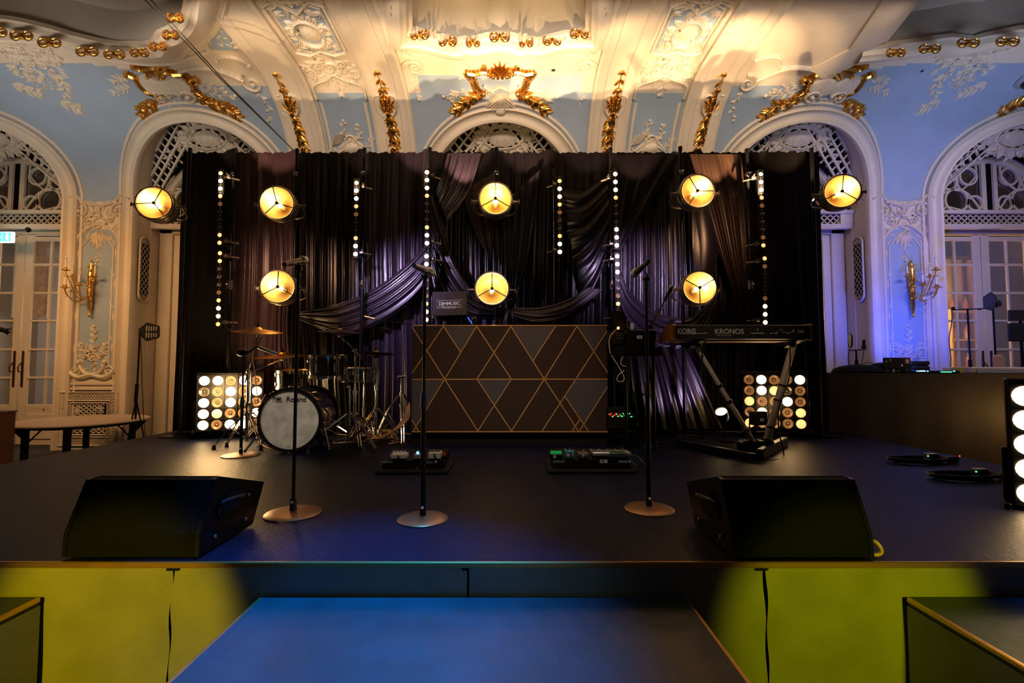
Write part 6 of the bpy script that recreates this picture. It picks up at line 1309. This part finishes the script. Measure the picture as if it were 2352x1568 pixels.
tag(m_.build('floor_cables', 'cable_black'), 'loose black cables on the carpet under the round table', 'cables', kind='stuff')
# ============================================================ SCONCES
def sconce(px, py, label, s):
    p = at(px, py, WY - .02); t = thing('wall_sconce', label, 'sconce', (p.x, WY, p.z))
    x, y, z = p.x, WY - .03, p.z
    m_ = MB(); m_.lathe([(0, -.46), (.012, -.45), (.02, -.43), (.012, -.41), (.03, -.3), (.034, -.15), (.045, -.05), (.03, .02), (.04, .08), (.045, .2), (.03, .32), (.015, .4), (.02, .42), (0, .45)], (x, y - .02, z), (0, 0, 1), 14); m_.build('backplate', 'gold', t)
    m_ = MB(); rr = random.Random(3)
    for k in range(14): zz = z - .05 + k * .032; m_.sph((x + rr.uniform(-.05, .05), y - .04 + rr.uniform(-.02, .01), zz), (.018, .014, .024), 8, 5)
    m_.build('foliage', 'gold', t)
    for dx, dy, dz in ((-.30 * s, -.14, -.02), (-.17 * s, -.26, -.04), (.02 * s, -.24, .0), (-.14 * s, -.3, .22), (-.2 * s, -.12, .15), (.13 * s, -.1, .16)):
        m_ = MB(); e = V((x + dx, y + dy, z + dz)); m_.tube(spline([(x, y - .03, z - .1), (x + dx * .4, y + dy * .5, z + min(dz, 0) - .19), (x + dx * .85, y + dy * .9, z + dz - .12), tuple(e)], 6), .007, 6); m_.lathe([(.008, -.01), (.03, .0), (.055, .01), (.056, .014), (.02, .012), (.018, .03), (.02, .05), (.013, .05)], e, (0, 0, 1), 14); A_ = m_.build('arm', 'gold', t)
        m_ = MB(); m_.cyl(e + V((0, 0, .03)), e + V((0, 0, .17)), .014, n=10); m_.build('candle_tube', 'candle', A_); m_ = MB(); m_.lathe([(0, .17), (.009, .18), (.011, .2), (.004, .23), (0, .24)], e, (0, 0, 1), 8); m_.build('candle_bulb', 'glass_dim', A_)
    m_ = MB()
    for k in range(26): m_.sph((x - s * rr.uniform(-.02, .28), y - rr.uniform(.05, .25), z - rr.uniform(.03, .22)), .007, 6, 4)
    for k in range(5): m_.sph((x - s * rr.uniform(.0, .25), y - rr.uniform(.08, .22), z - rr.uniform(.22, .38)), .009, 6, 4)
    m_.build('crystal_drops', 'crystal', t, kind='stuff')
sconce(212, 662, 'gilt candle sconce on the left wall panel', 1); sconce(2091, 662, 'gilt candle sconce on the blue-lit right wall panel', -1)
# ============================================================ RIGHT SIDE OF THE ROOM
DY = 6.12; a, b = at(1905, 1000, DY), at(1905, 855, DY); dz = at(2100, 857, DY).z; X0_, X1_ = a.x, 7.6
T = thing('control_desk', 'long desk under dark cloth filling the right side behind the stage', 'desk', ((X0_ + X1_) / 2, DY, -.5))
m_ = MB(); m_.grid(60, 8, lambda u, v: (X0_ + (X1_ - X0_) * u, DY + .006 * math.sin(u * 40) * (1 - v), -.5 + (dz + .5) * v)); m_.build('front_cloth', 'table_cloth_dark', T)
m_ = MB(); m_.box(((X0_ + X1_) / 2, DY + .4, dz - .01), (X1_ - X0_, .78, .02)); m_.box((X0_ + .01, DY + .4, (dz - .5) / 2), (.02, .78, dz + .46)); m_.build('desk_top', 'black_matte', T, smooth=False)
def dbox(nm, cat, label, x0, x1, yt, yb, Y, dep, m, extra=None, bev=.006, mats=None):
    a, b = at(x0, yb, Y), at(x1, yt, Y); lo = dz if abs(a.z - dz) < .06 else a.z; t = thing(nm, label, cat, ((a.x + b.x) / 2, Y, lo)); mb = MB(); mb.box(((a.x + b.x) / 2, Y + dep / 2, (lo + b.z) / 2), (b.x - a.x, dep, b.z - lo), bev=bev); mb.build('body', m, t); return t, V(((a.x + b.x) / 2, Y, (lo + b.z) / 2)), b.x - a.x, b.z - lo
T, c, w_, h_ = dbox('desk_laptop', 'laptop', 'black laptop covered in stickers on the control desk', 2030, 2092, 821, 858, 6.2, .012, 'black_plastic')
m_ = MB(); m_.box((c.x, c.y + .14, dz + .01), (w_, .24, .016), bev=.004); m_.build('base', 'black_plastic', T)
m_ = MB(); m_.box((c.x + w_ * .36, c.y - .001, c.z + h_ * .28), (.06, .002, .065)); m_.build('sticker', 'red_print', T, smooth=False); text('SE', .06, (c.x + w_ * .36, c.y - .004, c.z + h_ * .25), 'white_print', T, sx=.8, wgt=.001)
rr = random.Random(8)
for dx, dz_, w2, h2, mm in ((-.14, .05, .04, .04, 'pedal_grey'), (-.09, .07, .03, .04, 'grey_print'), (.06, .0, .03, .035, 'white_print'), (-.13, -.07, .04, .05, 'gold'), (-.05, -.07, .04, .05, 'paper'), (.01, -.07, .05, .035, 'wood_cheek'), (.12, -.06, .06, .06, 'pedal_olive')):
    m_ = MB(); m_.add([(c.x + dx + w2 / 2 * math.cos(t * pi / 3) * rr.uniform(.7, 1.1), c.y - .002, c.z + dz_ + h2 / 2 * math.sin(t * pi / 3) * rr.uniform(.7, 1.1)) for t in range(6)], [tuple(range(6))]); m_.build('sticker', mm, T, smooth=False)
T, c, w_, h_ = dbox('mixing_console', 'mixer', 'low mixing console with a glowing blue display right of the laptop', 2098, 2205, 851, 860, 6.16, .5, 'black_plastic')
m_ = MB(); m_.box((c.x - .19, 6.155, c.z + .012), (.08, .004, .014)); m_.build('display', 'exit_white', T, smooth=False); m_ = MB(); m_.box((c.x + .12, 6.155, c.z), (.14, .004, .008)); m_.build('display', 'led_green', T, smooth=False)
for dx in (-.12, .22, -.25): m_ = MB(); m_.box((c.x + dx, 6.155, c.z + .01), (.02, .004, .014)); m_.build('indicator', 'led_blue', T, smooth=False)
dbox('equipment_case', 'case', 'dark blue-lit equipment case behind the mixing console', 2094, 2140, 838, 852, 6.5, .3, 'black_plastic', bev=.03); dbox('flat_case', 'case', 'flat black lid lying on the blue-lit equipment case', 2094, 2136, 829, 838, 6.5, .3, 'black_plastic')
add_light('POINT', 'console_glow', (at(2100, 845, 6.4).x, 6.42, dz + .12), None, .8, (.1, .2, 1.0), shadow_soft_size=.03)
T = thing('draped_bag', 'low black bag lying at the left end of the control desk', 'bag', at(1985, 855, 6.3)); q = at(1975, 855, 6.35); m_ = MB(); m_.sph((q.x, q.y, dz + .015), (.36, .2, .1), 18, 8); m_.sph((q.x + .28, q.y, dz + .03), (.16, .14, .11), 14, 8); m_.build('body', 'black_matte', T)
T, c, w_, h_ = dbox('paper_box', 'box', 'small yellow box with papers on the control desk', 2204, 2232, 843, 860, 6.2, .12, 'paper_yellow'); m_ = MB(); m_.box((c.x + .03, c.y - .004, c.z), (.055, .003, h_ * .8)); m_.build('sheet', 'paper_violet', T, smooth=False)
T, c, w_, h_ = dbox('wooden_crate', 'crate', 'pale flat wooden crate on the desk at the right edge', 2244, 2420, 843, 862, 6.2, .5, 'paper', bev=.01)
for k in range(3): m_ = MB(); m_.box((c.x, c.y - .008, c.z + (k - 1) * h_ * .33), (w_, .012, h_ * .26), bev=.004); m_.build('board', 'paper', T)
tag(MB().prism([at(2298, 855, 6.35), at(2296, 818, 6.35), at(2302, 814, 6.35), at(2309, 822, 6.35), at(2308, 855, 6.35)], (0, .1, 0)).build('brown_carton', 'cable_tan', smooth=False), 'small brown carton behind the pale crate', 'carton')
def mstand(px, Y, top, label, m='black_metal'):
    x = at(px, 850, Y).x; t = thing('slim_stand', label, 'stand', (x, Y, dz)); mb = MB(); mb.cyl((x, Y, dz), (x, Y, at(px, top, Y).z), .012); mb.build('pole', m, t); mb = MB(); mb.cyl((x, Y, dz), (x, Y, dz + .18), .022); mb.build('sleeve', m, t); mb = MB(); mb.cyl((x, Y, dz), (x, Y, dz + .012), .07, n=16); mb.build('base', m, t); return t
t = mstand(1968, 6.6, 803, 'small black stand between the two little antennas')
m_ = MB(); m_.cyl(at(1949, 804, 6.6), at(1988, 803, 6.6), .008); m_.build('crossbar', 'black_metal', t)
paddle(1953, 782, 6.6, .8, 'small black paddle antenna turned away, left end of the desk', -1, False, 1.1)
T = thing('whip_antenna', 'short black whip antenna right of the small paddle antenna', 'antenna', at(1984, 803, 6.6)); m_ = MB(); m_.cyl(at(1984, 800, 6.6), at(1984, 780, 6.6), .02); m_.box(at(1984, 797, 6.6), (.05, .04, .05), bev=.006); m_.build('body', 'black_plastic', T)
for k, (P, lab) in enumerate((([(1952, 805), (1948, 820), (1950, 838), (1949, 850)], 'thin cable hanging from the small paddle antenna'), ([(1984, 806), (1980, 830), (1970, 842), (1990, 832), (2010, 838), (2018, 848)], 'thin cable hanging from the whip antenna'))):
    m_ = MB(); m_.tube(spline([tuple(at(*q, 6.55)) for q in P], 6), .005, 6); tag(m_.build('antenna_cable', 'cable_black'), lab, 'cable')
t = mstand(2229, 6.75, 708, 'tall slim stand carrying the long crossbar at the right'); m_ = MB(); m_.cyl(at(2188, 711, 6.75), at(2272, 708, 6.75), .007); m_.box(at(2189, 709, 6.75), (.03, .03, .05)); m_.box(at(2250, 710, 6.75), (.03, .03, .02)); m_.build('crossbar', 'black_metal', t)
t = mstand(2288, 6.6, 700, 'thick dark stand under the large paddle antenna', 'black_metal')
paddle(2277, 692, 6.6, 1.0, 'large black paddle antenna seen edge-on at the right', 1, False, 1.25)
T = thing('mount_block', 'black mount head on top of the thick dark stand', 'mount', at(2287, 697, 6.6)); m_ = MB(); m_.box(at(2287, 697, 6.6), (.11, .08, .09), bev=.015); m_.build('body', 'black_plastic', T)
m_ = MB(); m_.tube(spline([tuple(at(*q, 6.7)) for q in ((2187, 712), (2186, 740), (2180, 780), (2184, 820), (2183, 850))], 6), .006, 6); tag(m_.build('antenna_cable', 'cable_black'), 'thin cable dropping from the left end of the long crossbar', 'cable')
for k, (y0, y1, lab) in enumerate(((712, 737, 'upper black square screen at the right edge'), (742, 784, 'lower black square screen at the right edge'))):
    a, b = at(2317, y1, 6.9), at(2372, y0, 6.9); T = thing('square_screen', lab, 'screen', ((a.x + b.x) / 2, 6.9, a.z)); m_ = MB(); m_.box(((a.x + b.x) / 2, 6.9, (a.z + b.z) / 2), (b.x - a.x, .03, b.z - a.z), bev=.004); m_.build('panel_face', 'black_plastic', T); m_ = MB(); m_.box(((a.x + b.x) / 2, 6.93, (a.z + b.z) / 2), (.05, .03, .05)); m_.build('mount', 'black_metal', T)
x = at(2350, 800, 6.95).x; T = thing('screen_stand', 'dark pole behind the two square screens', 'stand', (x, 6.97, -.5)); m_ = MB(); m_.cyl((x, 6.97, -.5), (x, 6.97, at(2350, 712, 6.97).z), .02); m_.box((x, 6.97, -.49), (.3, .3, .02)); m_.build('pole', 'black_metal', T)
# black rack case between curtain and desk
a, b = at(1895, 1000, 6.35), at(1925, 858, 6.35); T = thing('rack_case', 'black equipment rack at the left end of the control desk', 'rack', ((a.x + b.x) / 2, 6.35, -.5)); m_ = MB(); m_.box(((a.x + b.x) / 2 - .06, 6.5, (b.z - .5) / 2), (b.x - a.x, .3, b.z + .5), bev=.01); m_.build('case', 'black_plastic', T)
for k, (px, py) in enumerate(((1904, 862), (1909, 862), (1911, 858))): m_ = MB(); m_.box(at(px, py, 6.345), (.012, .004, .014)); m_.build('indicator', 'led_blue', T, smooth=False)
for py, hh in ((877, .03), (946, .03)): m_ = MB(); m_.box(at(1903, py, 6.34), (.1, .01, hh)); m_.build('shelf_front', 'grey_print', T, smooth=False)
# bright foyer behind the right-hand doors
m_ = MB(); m_.box((7.2, 10.0, 1.3), (5.4, .05, 3.6)); tag(m_.build('wall_far_right', 'curtain_cream', smooth=False), 'warm curtained wall beyond the right-hand doors', 'wall', kind='structure')
m_ = MB(); m_.box((-4.9, 10.0, 1.3), (3.0, .05, 3.6)); tag(m_.build('wall_far_middle', 'curtain_cream', smooth=False), 'warm wall beyond the second doors from the left', 'wall', kind='structure')
add_light('POINT', 'far_room_right', (7.9, 9.0, 1.6), None, 60, (1.0, .62, .26), shadow_soft_size=.2); add_light('POINT', 'far_room_middle', (-4.9, 9.0, 1.6), None, 40, (1.0, .66, .32), shadow_soft_size=.2); add_light('POINT', 'far_room_mid_right', (4.6, 9.0, 1.6), None, 40, (1.0, .62, .28), shadow_soft_size=.2)
for k in range(14): m_ = MB(); x = 6.2 + k * .26; m_.cyl((x, 9.9, -.5), (x, 9.9, 3.0), .06 + .02 * (k % 3), n=10); m_.build('curtain_fold', 'curtain_cream', bpy.data.objects['wall_far_right'])
rr = random.Random(21); xs = at(2212, 700, 9.4).x
T = thing('display_shelf', 'lit bottle shelf glimpsed through the right-hand door panes', 'shelf', (xs, 9.4, -.5)); m_ = MB()
for z in (-.45, .2, .75, 1.3, 1.85): m_.box((xs, 9.4, z), (.75, .3, .03))
for e in (-1, 1): m_.box((xs + e * .37, 9.4, .7), (.03, .3, 2.4))
m_.build('frame', 'keys_underside', T, smooth=False)
names = ['red', 'yellow', 'green', 'white', 'amber', 'teal']; mm = ['wood_cheek', 'paper_yellow', 'pedal_blue', 'bulb_low', 'far_warm', 'far_warm']
for k in range(12):
    z = (.215, .765, 1.315, 1.865)[k % 4]; x = xs - .28 + (k // 4) * .26; h = .24 + .06 * rr.random(); m_ = MB(); m_.lathe([(0, z), (.05, z), (.052, z + h * .6), (.02, z + h * .8), (.018, z + h), (0, z + h)], (x, 9.32, 0), (0, 0, 1), 12)
    lv_ = ['second', 'third', 'fourth', 'top'][k % 4]; ps = ['left', 'middle', 'right'][k // 4]
    tag(m_.build('bottle', mm[(k * 5) % 5]), 'bottle on the %s shelf of the lit cabinet, %s of three' % (lv_, ps), 'bottle', 'bottles in the lit cabinet')
